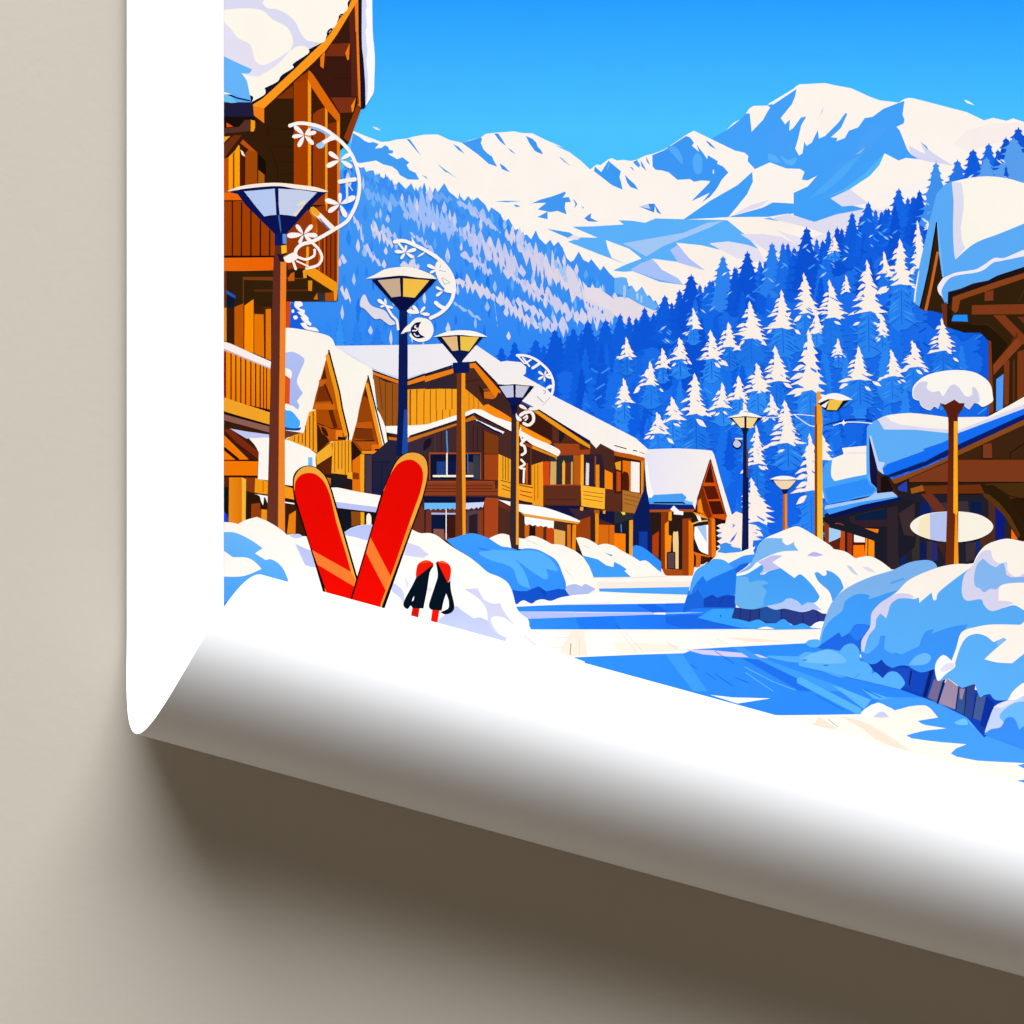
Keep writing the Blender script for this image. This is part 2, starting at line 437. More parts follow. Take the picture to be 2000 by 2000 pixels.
ART = '''
@mountain
K fff7ee J:330,690 345,600 440,640 560,685 620,680 680,665 750,660 800,645 880,630 985,628 1075,670 1165,690 1310,650 1345,625 1420,615 1560,605 1620,617 1700,620 1800,670 1932,725 K:130,710 245,765 330,830 395,893 445,855 475,860 535,815 560,808 600,825 650,820 700,828 745,820 820,785 870,775 960,740 1050,680 1120,632 1180,600 1310,663 1420,600 1480,540 1530,515 1580,465 1600,430 1630,412 1735,410 1765,385 1932,283 L:215,262 240,250 320,246 430,240 520,260 630,280 760,340 840,370 985,388 1030,360 1060,352 1100,356 1290,405 1500,460 1630,522 1700,503 1800,525 1850,507 1935,535 1935,1932 Z:2000,760 1000,760 J:330,1900
J 429ef6 330,700 345,618 400,650 430,675 465,690 500,685 540,700 510,735 560,730 585,710 610,720 620,745 650,750 645,770 610,775 680,815 720,800 770,840 750,860 770,895 820,920 845,970 760,968 700,935 680,900 640,870 575,855 520,825 460,835 395,845 330,820
J fff7ee ~ 690,780 720,775 715,800
J 3f97f0 750,662 775,665 820,730 860,790 810,735
J 3f97f0 1100,700 1140,720 1190,775 1140,745
J 419df5 1165,690 1230,675 1310,650 1320,665 1310,690 1330,740 1360,770 1395,795 1410,830 1435,872 1370,850 1290,780
J 3f97f0 1450,845 1490,870 1530,915 1470,890
J 3f97f0 1410,622 1440,620 1470,660 1500,715 1455,680
J 45b0e8 1510,725 1540,745 1575,778 1540,760
J 3f97f0 1650,640 1700,660 1730,690 1745,740 1775,778 1720,755 1680,700
J 3f97f0 1905,795 1932,815 1940,835
J 3bb0e0 980,848 1030,885 1100,935 1040,910
J d6d4ea 1040,905 1100,935 1140,970
J 3f97f0 865,935 895,945 915,970
J 4aa4f0 1415,1133 1500,1128 1620,1132 1500,1140
J 4aa4f0 ~ 1562,1160 1590,1162 1605,1173 1575,1175
J 429af2 1690,1150 1760,1120 1850,1095 1932,1065 K:200,1058 215,1070 190,1105 235,1100 252,1138 210,1140 205,1180 220,1232 150,1205 95,1215 75,1210 0,1195 65,1145 K:0,1145
J 429af2 1730,1255 1770,1235 1815,1210 K:75,1268 0,1252
K 4a8ee8 265,1115 285,1130 300,1155 278,1185 285,1150
K 55b4c8 325,1165 350,1180 345,1188
K 4590ea 352,1262 380,1238 405,1222 400,1258 460,1288 385,1285
K 3f97f0 0,720 25,745 40,778 10,765
K 3f97f0 162,795 190,815 250,866 200,835
K 3d9cf5 425,905 432,870 480,912 535,825 550,840 628,905 618,950 630,990 642,1046 560,1010
K fff7ee 445,865 470,860 476,910
K 7fc0fa 545,835 530,890 524,895 535,850
K 3f97f0 657,932 700,975 730,1000 760,1046 700,1025 675,990
K 3f97f0 692,870 715,878 732,908
K 419df6 720,835 750,820 775,860 765,880 735,855
K 3f97f0 775,820 800,860 822,905 785,870
K 419df6 815,790 838,830 848,862 825,835
K 3d99f6 865,785 960,745 1050,685 1120,640 1150,650 1180,690 1165,715 1220,760! 1200,705 1250,770 1280,815! 1285,785 1360,830 1355,850 1400,870 1440,915! 1390,970 1350,1040 1300,1100 1240,1142! 1300,1068! 1160,1132! 1290,1000 1302,980 1240,975 1180,985 1150,965 1100,968 1055,970 990,915 940,900 890,895 868,870
K 55adfb ~ 980,720 1050,730 1090,800 1090,850 1040,800
K 55adfb ~ 1170,820 1200,770 1240,800 1240,900 1210,930 1180,900
K eef0fa 1325,890 1332,900 1330,928 1320,920
K 3f97f0 1268,672 1300,690 1348,740 1300,715
K 43a2fa L:25,400 215,285 205,340 180,400 95,505 130,552 165,515 160,600 190,580 250,500 290,492 250,560 230,650 205,735 235,788 260,770 275,680 290,715 330,690 375,595 385,660 430,640 530,540 585,465 598,475 550,580 475,650 525,655 515,680 580,655 610,600 680,575 730,505 790,495 870,435 985,390 1030,375 1015,480 1030,515 1025,545 970,570 995,600 1050,740 1080,780 1140,815 1040,805 985,825 880,770 830,860 770,940 620,1040 470,1110 560,1170 640,1165 735,1190 520,1230 350,1288 150,1225 0,1250 K:1440,1252 1100,1270 1300,1130 1510,1010 1620,910 1625,985 1580,1080 1500,1180 1440,1252 1700,1180 1932,1060 1932,890 1860,885 1750,840 1640,890 1585,830 1590,790 1560,765 1490,750 1310,663 1420,600 1530,515 1580,465 1600,460 1615,608 1700,510 1755,425 1735,410
K fff7ee 1572,470 1600,430 1630,412 1735,410 1752,425 1700,520 1615,608 1605,470
K fffcf4 1765,385 1932,283 1932,300 1775,402
L fffcf4 0,395 25,385 215,270 215,285 40,402
L 48a2f9 ~ 40,600 100,560 160,650 200,780 160,860 60,820 0,740 0,620
L 58b2fc 0,770 60,790 100,840 40,840 0,820
L 5cb4fc ~ 100,790 150,820 215,805 200,850 170,862 120,835
L 4aa3f9 ~ 640,770 740,600 800,560 890,590 800,700 700,800 560,900 480,960 520,860
L 4fabfb 300,1120 620,820 700,790 560,960 430,1060
L 50b6fa 360,1125 560,1050 720,930 830,820 880,770 840,860 770,940 620,1040 470,1090
L 7cc4fc 660,780 735,722 700,770
L fff7ee 0,845 15,840 140,885 240,888 275,910 255,970 300,975 370,940 300,1020 150,1090 0,1155
K fff7ee 1640,890 1750,840 1860,885 1932,890 1932,1150 1750,1140 1450,1250 1500,1180 1580,1080 1630,985
K e4e0f4 1460,1245 1600,1165 1750,1120 1690,1170
L fff7ee 620,1040 770,940 840,860 880,770 985,825 1040,805 1180,830 1400,860 1250,1150 800,1190 640,1165 560,1170
L e2e0f4 470,1110 620,1040 760,1150 640,1165 560,1172
L d9daf4 1060,710 1150,760 1190,775 1150,690! 1260,780 1400,865 1200,830 1140,815 1080,780
L 45a0f0 1150,682 1200,720 1210,750
L d0d0e8 420,415 410,460 385,500
K 5cb2fc 260,1325 410,1322 650,1308! 610,1275! 720,1280 810,1295 890,1262 1090,1268 1430,1275 1450,1290 1560,1380 1665,1490 1580,1460 1440,1435 1300,1450 1380,1500 1240,1465 1045,1445 1140,1560 1260,1655 1060,1590 860,1565 940,1660 1100,1765 920,1740 720,1660 640,1665 570,1655 670,1608 780,1565! 520,1430! 530,1480 540,1540 675,1610 460,1530 228,1438 330,1405! 455,1408!
K a4caf8 640,1450 900,1405 1100,1370 1280,1295 1400,1280 1300,1330 1130,1400 950,1470 820,1550 700,1480
K fff7ee 515,1425 690,1490 785,1565 670,1608 560,1560 530,1490
K fff3e8 860,1565 1060,1590 1260,1655 1932,1700 1932,1932 930,1932 720,1665 920,1740 1100,1765 940,1660
K a9c4fa 860,1570 960,1590 1050,1700 1100,1765 900,1720 700,1650 780,1600
K fff4ea 1045,1445 1240,1465 1380,1500 1300,1450 1440,1435 1580,1460 1665,1490 1560,1380 1450,1270 1690,1258 1932,1225 1932,1760 1270,1700
K b4c6fa 1000,1500 1060,1460 1140,1560 1265,1655 1060,1595
K e6e3f2 1300,1455 1440,1435 1580,1460 1665,1490 1720,1600 1500,1560
K e4e0f2 1530,1380 1700,1380 L:100,1400 300,1500 150,1560 K:1720,1500
K fff5ec 870,1570 1060,1600 1300,1720 1150,1760 940,1650
K 62b4f8 1700,1265 1760,1255 1825,1282
K 4a9cf0 1145,930
K 4ba2f2 70,1340 240,1368 275,1390 230,1410
K e6e4f4 215,1415 270,1385 325,1405 300,1425
K 3d8ce8 765,1172 840,1152 880,1150 935,1232 900,1215 885,1165 880,1218
K c9d4f6 765,1172 835,1155 850,1190
L e2e0f2 20,1262 150,1228 350,1288 520,1230 735,1190 900,1200 760,1500 300,1330
L e9e6f4 60,1350 290,1420 500,1350 700,1250 800,1300 500,1500 250,1480
L fbf6f2 800,1100 1100,1000 1350,900 1300,1000 1000,1100
L fbf0ec 1400,700 1500,600 1700,540 1932,545 1932,640 1700,700 1500,760
L f6ecef ~ 880,150
L fff 1480,365 1520,380 1560,410 1500,390
J fbe4ea 490,570 525,575 556,598 520,592
@forest
J 4a9ff7>2a84f5 330,830 400,880 430,875 445,910 470,900 500,898 515,945 545,918 560,965 605,943 640,990 665,1020 690,983 745,1040 785,995 810,1050 860,1080 880,1045 910,1095 925,1038 945,1070 965,1025 985,1065 1035,995 1070,1060 1110,1090 1140,1120 1160,1098 1185,1130 1215,1092 1245,1130 1285,1102 1345,1160 1370,1215 1390,1178 1450,1220 1490,1290 1520,1262 1570,1350 1590,1340 1625,1395 1655,1382 1690,1420 1725,1352 1750,1410 1800,1460 1835,1422 1860,1470 1895,1437 1932,1490 D:1449,420 1480,500 1520,540 1550,520 1595,440 1640,520 1690,545 1712,510 1760,570 1800,620 1830,575 1880,640 I:0,690 40,750 75,680 115,690 135,770 165,760 205,825 235,800 260,768 310,860 330,850 370,910 390,900 415,950 500,1100 D:1900,1600 900,1750 300,1500 B:600,1500 560,200
J 1c72ee>1a7cf8 235,1000 280,900 330,880 380,940 400,1000 390,1100 350,1180 250,1250 235,1200
l 77 230
b J 3f90f4 420,950:700,1080:980,1150:1200,1260 90 3
b J 79b2fa 430,1060:580,1140:760,1150 80 5
b J 9dc0fa 700,1160:860,1180:1000,1290:1130,1340 150 7
b J 6fa8f4 900,1090:1000,1100:1100,1130 60 8
b J a9c4fa 1130,1140:1250,1190:1420,1330 70 9
b J c8d0f4 345,1250:400,1330:430,1480:560,1620 90 10
b J d9d7ea 480,1330:560,1400:650,1470 110 11
b J cfd4f2 250,1560:300,1590 60 12
b J d9d7ea 700,1620:850,1620 50 13
b J dedcec 250,1800:330,1880 80 14
b D a3c0fa -60,90:180,150:420,260 170 15
b D b4c4f6 400,200:560,330:640,460:680,560 110 16
b D c6cdf2 500,240:720,380:880,460:1010,560 170 17
b D d0d0ee 700,430:900,560:1100,640 180 18
b D d8d3ea 900,280:1100,440:1230,580:1400,690 210 19
b D dad4ea 1200,540:1400,640:1560,760 200 20
b D d3d2ec 880,620:1000,700:1150,830:1260,900 100 21
b D e2dae8 1300,640:1480,740:1650,860:1820,960:1932,1050 170 22
b D cdd2f0 1300,900:1420,960:1560,1050:1640,1080 110 23
b D a8c8f6 1360,560:1500,650:1600,720 90 24
b D dcd8ea 430,720:620,770:800,870 110 25
b D d6d5ec 700,830:850,910:980,990:1100,1080:1250,1160 110 26
b D c9d0f2 1250,1130:1400,1140:1500,1170 150 27
b D d6d6ee 1550,1080:1750,1050:1920,1090 150 28
b D 9fc4f6 410,920:520,990:680,1090 50 29
b D 9fc4f6 800,920:830,1150 50 30
b D b9c8f4 560,60:700,140:860,260 70 31
b D c4cdf4 480,470:640,560:780,650 90 41
b D d3d0ee 1050,720:1250,830:1420,930 110 42
b D b9d0f8 1000,330:1200,460 80 43
b D d8d4ec 1650,950:1850,1060 110 44
b D b4c8f8 0,260:160,380:300,520 60 45
b J b8caf6 560,1330:680,1420 60 46
b D cfd4f2 1000,900:1150,980:1280,1060 90 47
l 79 110 p
D e8dfe8 1630,720 1680,780 1780,785 1932,890 I:0,870 70,870 130,875 260,950 410,1000 380,1060 260,1060 180,1130 110,1130 0,1040 D:1900,1000 1750,930 1660,880
D dcd8ec 1480,600 1510,575 1560,640 1600,760 1640,900 1560,850 1490,740
I 66b0f8 0,690 75,680 115,690 130,800 165,760 205,830 260,770 310,860 370,910 415,950 380,1000 260,950 130,870 0,830
I a4ccf8 85,760 110,760 105,890 80,870
I b4d4f8 205,840 225,830 228,900 210,890
I a4ccf8 245,850 265,860 262,930 245,920
Z 1f74ee>0f62e6 880,758 930,750 970,738 1005,723 1045,703 1080,683 1180,670 1260,648 1300,628 1350,591 1412,548 1460,538 1508,518 1575,488 1620,493 1664,458 1696,438 1756,413 1800,413 1850,378 1900,348 1950,318 2000,300 2000,900 2000,1180 1180,1180 900,1010 880,800
t Z 0c54d6 890,727 32 52 890
t Z 1a6eea 904,722 30 48 903
t Z 0f60e2 920,734 46 74 920
t Z 0d58da 935,722 46 74 934
t Z 1264e4 947,730 30 48 947
t Z 1264e4 963,710 37 59 962
t Z 1a6eea 974,714 44 70 974
t Z 1a6eea 987,702 36 57 986
t Z 1264e4 1003,690 36 57 1002
t Z 1a6eea 1019,692 38 61 1019
t Z 1264e4 1032,685 34 55 1031
t Z 1264e4 1048,668 31 50 1047
t Z 0f60e2 1062,672 45 72 1061
t Z 0f60e2 1079,654 38 61 1078
t Z 0c54d6 1094,656 33 53 1093
t Z 1264e4 1109,652 41 66 1109
t Z 1a6eea 1121,645 34 55 1120
t Z 0f60e2 1135,647 37 59 1135
t Z 0d58da 1148,641 37 59 1148
t Z 1264e4 1164,657 45 72 1164
t Z 0c54d6 1176,642 49 79 1175
t Z 0d58da 1192,650 44 70 1191
t Z 0f60e2 1204,633 39 63 1204
t Z 1a6eea 1217,638 33 53 1216
t Z 1264e4 1228,624 33 53 1228
t Z 0f60e2 1245,630 39 63 1245
t Z 0d58da 1259,619 31 50 1258
t Z 1a6eea 1274,619 49 79 1273
t Z 0d58da 1285,611 34 55 1285
t Z 0c54d6 1297,606 46 74 1296
t Z 0c54d6 1312,589 34 55 1311
t Z 0f60e2 1325,576 39 63 1325
t Z 0f60e2 1340,573 34 55 1340
t Z 0f60e2 1351,561 34 55 1351
t Z 1264e4 1367,554 36 57 1367
t Z 1a6eea 1378,556 41 66 1378
t Z 0d58da 1392,546 44 70 1391
t Z 1a6eea 1406,520 34 55 1405
t Z 0c54d6 1422,530 37 59 1422
t Z 1a6eea 1438,521 47 75 1437
t Z 1264e4 1450,522 46 74 1450
t Z 1264e4 1467,520 31 50 1466
t Z 1a6eea 1484,508 31 50 1483
t Z 0d58da 1495,509 44 70 1495
t Z 0c54d6 1512,496 39 63 1511
t Z 0d58da 1527,494 34 55 1526
t Z 1264e4 1539,473 43 68 1539
t Z 0f60e2 1551,481 46 74 1550
t Z 1a6eea 1565,476 34 55 1565
t Z 0c54d6 1578,472 46 74 1578
t Z 1a6eea 1595,465 31 50 1594
t Z 0f60e2 1606,469 36 57 1606
t Z 0d58da 1618,460 48 77 1617
t Z 1a6eea 1630,458 31 50 1630
t Z 0c54d6 1644,444 51 81 1644
t Z 0d58da 1657,440 49 79 1656
t Z 1264e4 1668,440 46 74 1668
t Z 0c54d6 1682,421 47 75 1682
t Z 1264e4 1694,423 34 55 1693
t Z 1a6eea 1710,408 32 52 1710
t Z 0f60e2 1722,411 33 53 1722
t Z 0d58da 1735,405 36 57 1735
t Z 1a6eea 1750,381 37 59 1750
t Z 1a6eea 1762,395 43 68 1761
t Z 1264e4 1773,384 47 75 1773
t Z 0d58da 1786,383 48 77 1785
t Z 0c54d6 1801,391 37 59 1800
t Z 1a6eea 1817,379 49 79 1816
t Z 0f60e2 1832,369 39 63 1832
t Z 1264e4 1845,360 51 81 1844
t Z 1a6eea 1857,342 33 53 1856
t Z 1a6eea 1869,351 38 61 1868
t Z 0d58da 1884,337 48 77 1884
t Z 1264e4 1898,334 33 53 1897
t Z 0d58da 1911,314 30 48 1910
t Z 1264e4 1925,314 32 52 1924
t Z 1a6eea 1941,309 33 53 1940
t Z 0d58da 1958,294 51 81 1957
t Z 0c54d6 1973,295 32 52 1973
t Z 1264e4 1988,285 43 68 1988
t D 0d5be0 865,1340 241 260 0
t D 0d5be0 990,1285 271 300 1
t D 0f60e2 1190,1265 320 330 2
t D 0d58da 1370,1170 369 380 3
t D 0f5ede 1545,1155 320 380 4
t D 0d58da 1685,1090 384 420 5
t D 0f5ede 1850,1075 384 420 6
t I 0f60e2 55,1020 288 360 7
t I 0f5ede 140,1040 177 300 8
t I 0d58da 205,1055 177 300 9
t I 0d58da 285,962 288 360 10
t I 0d58da 370,1010 177 300 11
t I 0f5ede 475,845 369 420 12
t I 0d58da 615,795 305 420 13
t I 0c52d4 725,650 480 520 14
t I 1468e6 900,705 352 500 15
t I 2f86f0 1025,475 384 480 16
t I 0d58da 1135,578 241 430 17
t I 0c54d6 1255,430 433 560 18
t I 0f5ede 1390,565 177 420 19
t I 2a80ee 1487,350 352 480 20
t I 1a6ee6 1590,350 271 460 21
t I 0f5ede 1687,428 271 440 22
t I 0c52d4 1812,200 480 620 23
t H 0d58da 35,810 207 360 24
t H 0f5ede 88,715 241 420 25
t H 0c52d4 170,685 271 420 26
t H 0f5ede 310,548 352 480 27
t H 1262e4 463,448 416 520 28
t H 0d58da 580,560 160 360 29
t H 0f5ede 630,508 271 420 30
t H 1468e8 752,318 416 560 31
t H 0d58da 885,395 271 430 32
t H 0c52d4 945,338 305 460 33
t L 2678e8 1430,815 305 330 34
t L 0f5ede 1548,735 320 330 35
t L 1a6cea 1667,690 288 330 36
t L 0f5ede 1735,735 192 300 37
t L 0c52d4 1795,645 320 330 38
t L 1058da 1890,570 448 420 39
t L 3f92ee 1268,830 352 480 40
t L 5aa0ee 1650,800 241 190 71
t L 5aa0ee 1855,650 527 380 72

t Z 0d58da 1965,322 35 81 100
t Z 1060e2 1882,354 60 117 101
t Z 0c52d4 1748,396 53 116 102
t Z 1468e8 1890,424 58 105 103
t Z 1060e2 1800,437 42 92 104
t Z 2a88f4 1900,439 62 107 105
t Z 2a88f4 1867,449 35 65 106
t Z 0c52d4 1688,453 51 120 107
t Z 1060e2 1692,456 53 97 108
t Z 1468ea 1869,459 42 93 109
t Z 2a88f4 1827,464 47 106 110
t Z 0d58da 1731,475 53 125 111
t Z 2a88f4 1809,477 51 113 112
t Z 1468ea 1785,479 34 60 113
t Z 2a88f4 1753,492 45 79 114
t Z 1a70ec 1609,496 57 131 115
t Z 1a70ec 1617,497 44 77 116
t Z 0c52d4 1700,498 41 92 117
t Z 0d58dc 1840,500 60 105 118
t Z 0f60e4 1979,506 52 107 119
t Z 0d58dc 1718,513 35 81 120
t Z 1a72ee 1724,515 43 74 121
t Z 0d58dc 1830,518 61 111 122
t Z 1a70ec 1600,522 52 95 123
t Z 0d58da 1604,540 36 70 124
t Z 0d58dc 1770,545 36 87 125
t Z 0d58da 1601,547 51 117 126
t Z 0f60e4 1883,550 51 103 127
t Z 1060e2 1450,566 48 100 128
t Z 1468e8 1502,570 49 87 129
t Z 0d58dc 1962,574 60 114 130
t Z 1a72ee 1748,580 59 141 131
t Z 1a70ec 1358,581 37 71 132
t Z 0d58dc 1928,583 56 105 133
t Z 1a72ee 1580,596 43 77 134
t Z 0d58dc 1582,608 47 103 135
t Z 1468e8 1388,611 61 132 136
t Z 1060e2 1398,612 36 78 137
t Z 0c52d4 1370,618 54 121 138
t Z 1468ea 1966,625 59 103 139
t Z 1468ea 1456,628 45 100 140
t Z 0c52d4 1353,631 59 128 141
t Z 0f60e4 1454,638 50 101 142
t Z 2a88f4 1728,644 52 124 143
t Z 0c52d4 1345,646 54 101 144
t Z 1a72ee 1974,649 50 96 145
t Z 1468ea 1807,651 39 73 146
t Z 2a88f4 1531,651 43 74 147
t Z 2380f2 1390,652 55 116 148
t Z 0d58dc 1927,653 37 89 149
t Z 1468ea 1971,653 46 87 150
t Z 2380f2 1464,658 34 71 151
t Z 0f60e4 1600,659 44 85 152
t Z 0d58dc 1595,659 39 82 153
t Z 0f60e4 1793,661 54 96 154
t Z 2380f2 1611,663 51 109 155
t Z 0f60e4 1428,665 46 110 156
t Z 1a72ee 1531,665 37 72 157
t Z 0f60e4 1519,668 47 94 158
t Z 1468e8 1184,668 35 77 159
t Z 0d58da 1175,668 49 116 160
t Z 2380f2 1878,671 34 61 161
t Z 1a72ee 1866,673 53 98 162
t Z 0d58dc 1483,674 35 73 163
t Z 1a72ee 1416,677 54 105 164
t Z 1468e8 1143,677 40 76 165
t Z 0f60e4 1484,678 42 88 166
t Z 0f60e4 1977,678 44 100 167
t Z 2a88f4 1682,680 58 132 168
t Z 1a70ec 1300,681 48 93 169
t Z 0d58da 1078,682 57 117 170
t Z 0c52d4 1301,682 37 72 171
t Z 2a88f4 1652,685 42 98 172
t Z 1060e2 1127,686 47 96 173
t Z 2380f2 1400,686 51 116 174
t Z 1a72ee 1807,689 53 94 175
t Z 1a70ec 1205,689 50 92 176
t Z 1468e8 1250,691 35 75 177
t Z 2380f2 1449,695 43 84 178
t Z 1468e8 1053,700 49 108 179
t Z 1a72ee 1606,703 62 140 180
t Z 2a88f4 1840,704 50 86 181
t Z 0f60e4 1450,705 56 110 182
t Z 2380f2 1877,713 35 77 183
t Z 0d58da 1072,715 42 74 184
t Z 0c52d4 1136,717 56 118 185
t Z 1468e8 989,721 43 100 186
t Z 1468ea 1321,722 60 112 187
t Z 0d58dc 1594,726 55 119 188
t Z 1468ea 1440,726 59 129 189
t Z 1a70ec 1059,728 51 94 190
t Z 1a70ec 1192,729 37 65 191
t Z 1060e2 1035,731 61 128 192
t Z 1a72ee 1586,733 61 133 193
t Z 1a72ee 1369,734 39 84 194
t Z 0f60e4 1358,736 59 127 195
t Z 1468e8 1034,737 43 99 196
t Z 2380f2 1328,738 53 127 197
t Z 0f60e4 1237,741 59 109 198
t Z 1060e2 1008,749 56 127 199
t Z 0d58dc 1949,751 59 107 200
t Z 2a88f4 1768,751 46 83 201
t Z 2a88f4 1209,752 36 75 202
t Z 2a88f4 1360,756 59 129 203
t Z 1a72ee 1143,761 40 82 204
t Z 2380f2 1732,762 59 113 205
t Z 1468ea 1217,766 36 84 206
t Z 1468ea 1070,766 39 68 207
t Z 0d58dc 1933,769 42 88 208
t Z 2380f2 1503,771 39 72 209
t Z 1a70ec 993,771 37 83 210
t Z 1468ea 1582,773 54 95 211
t Z 1a72ee 1962,775 38 78 212
t Z 0c52d4 1017,775 43 99 213
t Z 2a88f4 1579,778 45 104 214
t Z 2a88f4 1217,780 51 116 215
t Z 0d58dc 1636,780 34 74 216
t Z 0d58dc 1261,785 37 66 217
t Z 2380f2 1463,786 55 116 218
t Z 1a72ee 1072,788 55 124 219
t Z 0f60e4 1529,788 54 127 220
t Z 2380f2 1598,789 52 122 221
t Z 0d58dc 1942,790 44 100 222
t Z 0f60e4 1801,790 40 78 223
t Z 1a72ee 1819,790 59 141 224
t Z 0d58dc 1695,793 41 96 225
t Z 1a72ee 1631,794 45 79 226
t Z 2380f2 1278,797 61 109 227
t Z 0d58dc 1089,798 48 114 228
t Z 2a88f4 1780,803 36 80 229
t Z 2a88f4 1299,803 54 92 230
t Z 1a72ee 1412,804 62 138 231
t Z 0f60e4 1700,806 60 117 232
t Z 1468ea 1269,809 59 128 233
t Z 0d58dc 1859,809 50 96 234
t Z 1468ea 1540,810 60 105 235
t Z 1a72ee 1264,814 35 71 236
t Z 0f60e4 1088,817 42 92 237
t Z 0f60e4 1757,819 42 73 238
t Z 1a72ee 1763,821 46 84 239
t Z 1a72ee 1350,825 58 108 240
t Z 1a72ee 1280,827 44 100 241
t Z 0d58dc 981,832 57 102 242
t Z 0d58dc 1425,839 35 72 243
t Z 1a72ee 1246,842 58 102 244
t Z 0f60e4 1525,843 39 89 245
t Z 0d58dc 1009,844 47 83 246
t Z 1468ea 1678,848 51 116 247
t Z 1a72ee 1013,852 48 84 248
t Z 1a72ee 1284,854 56 114 249
t Z 2380f2 1331,859 60 130 250
t Z 2380f2 1623,860 52 89 251
t Z 0d58dc 1089,862 46 101 252
t Z 1a72ee 1135,866 60 117 253
t Z 0f60e4 993,868 59 106 254
t Z 0f60e4 1609,871 46 109 255
t Z 1468ea 1561,871 40 80 256
t Z 1468ea 992,872 38 74 257
t Z 0d58dc 1131,875 53 94 258
t Z 0f60e4 1473,875 55 97 259
t Z 2a88f4 1651,876 45 104 260
t Z 0f60e4 1103,880 40 68 261
t Z 1a72ee 1347,881 61 129 262
t Z 0f60e4 1133,882 47 83 263
t Z 1468ea 1233,888 60 104 264
t Z 0f60e4 1610,889 57 100 265
t Z 0f60e4 1510,895 55 108 266
t Z 0f60e4 1617,896 38 79 267
t Z 2a88f4 1201,896 50 94 268
t Z 0d58dc 1066,899 52 102 269
t Z 1468ea 1634,899 59 124 270
t Z 1a72ee 1770,903 61 114 271
t Z 2380f2 1989,904 38 65 272
t Z 0d58dc 1725,906 54 98 273
t Z 1a72ee 1036,912 53 92 274
t Z 0d58dc 983,913 56 111 275
t Z 2380f2 1737,915 54 101 276
t Z 1468ea 1580,916 36 73 277
t Z 0d58dc 1345,917 53 124 278
t Z 0d58dc 1237,917 50 100 279
t Z 0d58dc 1972,920 52 123 280
t Z 1468ea 1448,920 50 95 281
t Z 2380f2 1178,923 60 142 282
t Z 1a72ee 1785,924 42 77 283
t Z 2a88f4 1006,924 36 73 284
t Z 2a88f4 1089,924 40 85 285
t Z 0d58dc 1010,924 60 114 286
t Z 2380f2 1269,926 44 88 287
t Z 1a72ee 1307,928 44 90 288
t Z 2380f2 1770,928 50 104 289
t Z 0d58dc 995,942 36 63 290
t Z 1468ea 1334,943 59 115 291
t Z 1468ea 1279,944 41 78 292
t Z 0f60e4 1212,944 55 103 293
t Z 0d58dc 998,945 52 102 294
t Z 2a88f4 1951,950 56 123 295
t Z 2380f2 1616,952 59 117 296
t Z 0f60e4 1096,952 51 106 297
t Z 2a88f4 1148,953 44 78 298
t Z 1a72ee 1455,956 35 80 299
t Z 1a72ee 1131,956 53 114 300
t Z 0d58dc 1047,957 50 90 301
t Z 2a88f4 1727,963 49 98 302
t Z 2380f2 1491,965 40 95 303
t Z 0d58dc 1597,966 54 118 304
t Z 2380f2 1467,966 37 64 305
t Z 1a72ee 1440,969 43 88 306
t Z 2380f2 1919,971 54 95 307
t Z 2a88f4 982,971 53 100 308
t Z 1a72ee 1220,974 55 104 309
t Z 1468ea 1783,975 42 98 310
t Z 1468ea 1262,978 48 113 311
t Z 1a72ee 1275,978 45 96 312
t Z 1468ea 1323,978 43 91 313
t Z 1a72ee 1966,979 36 71 314
t Z 0d58dc 1719,980 52 104 315
t Z 2380f2 1036,983 52 95 316
t Z 0f60e4 1632,984 60 108 317
t Z 2380f2 1257,985 47 98 318
t Z 0d58dc 1567,987 38 72 319
t Z 1a72ee 1947,988 48 114 320
t Z 0f60e4 1277,989 50 107 321
t Z 1a72ee 1187,989 49 93 322
t Z 1468ea 1678,991 42 75 323
t Z 1468ea 1017,993 46 105 324
t Z 2380f2 1163,994 41 89 325
t Z 2a88f4 1272,995 36 83 326
t Z 2a88f4 1361,1005 56 108 327
t Z 0d58dc 1676,1008 58 111 328
t Z 2380f2 1968,1009 39 88 329
Z 2d8cf6 L3 1464,735 1455,741
Z 3a96f8 L2.2 1464,844 1454,851
Z 0d56d6 L2.2 1699,720 1684,730
Z 3a96f8 L3 1060,764 1044,775
Z 3a96f8 L2.2 1880,979 1870,985
Z 0a4ccc L2.2 1767,978 1779,985
Z 3a96f8 L2.2 1705,464 1716,472
Z 1260dc L2.2 1033,860 1016,871
Z 2d8cf6 L2.2 1129,894 1112,905
Z 1260dc L1.8 1885,482 1868,493
Z 0a4ccc L3 1537,629 1529,634
Z 0a4ccc L1.8 1578,600 1564,610
Z 1260dc L2.2 1554,830 1563,836
Z 0d56d6 L3 1129,935 1111,947
Z 2d8cf6 L2.2 1505,902 1488,913
Z 0d56d6 L3 1857,773 1869,781
Z 3a96f8 L2.2 1741,666 1727,675
Z 2d8cf6 L3 1219,840 1208,847
Z 1260dc L1.8 1289,852 1297,857
Z 3a96f8 L3 1497,890 1488,897
Z 1260dc L1.8 1236,1018 1248,1025
Z 0a4ccc L2.2 1146,799 1161,809
Z 0a4ccc L3 1931,904 1921,911
Z 2d8cf6 L3 1155,720 1167,728
Z 1260dc L1.8 1024,971 1035,978
Z 0a4ccc L1.8 1145,733 1131,742
Z 1260dc L2.2 1452,891 1468,902
Z 2d8cf6 L2.2 1660,637 1674,646
Z 0d56d6 L2.2 1915,560 1906,565
Z 0a4ccc L2.2 1852,539 1864,547
Z 0a4ccc L3 1548,824 1538,831
Z 1260dc L3 1983,953 1970,962
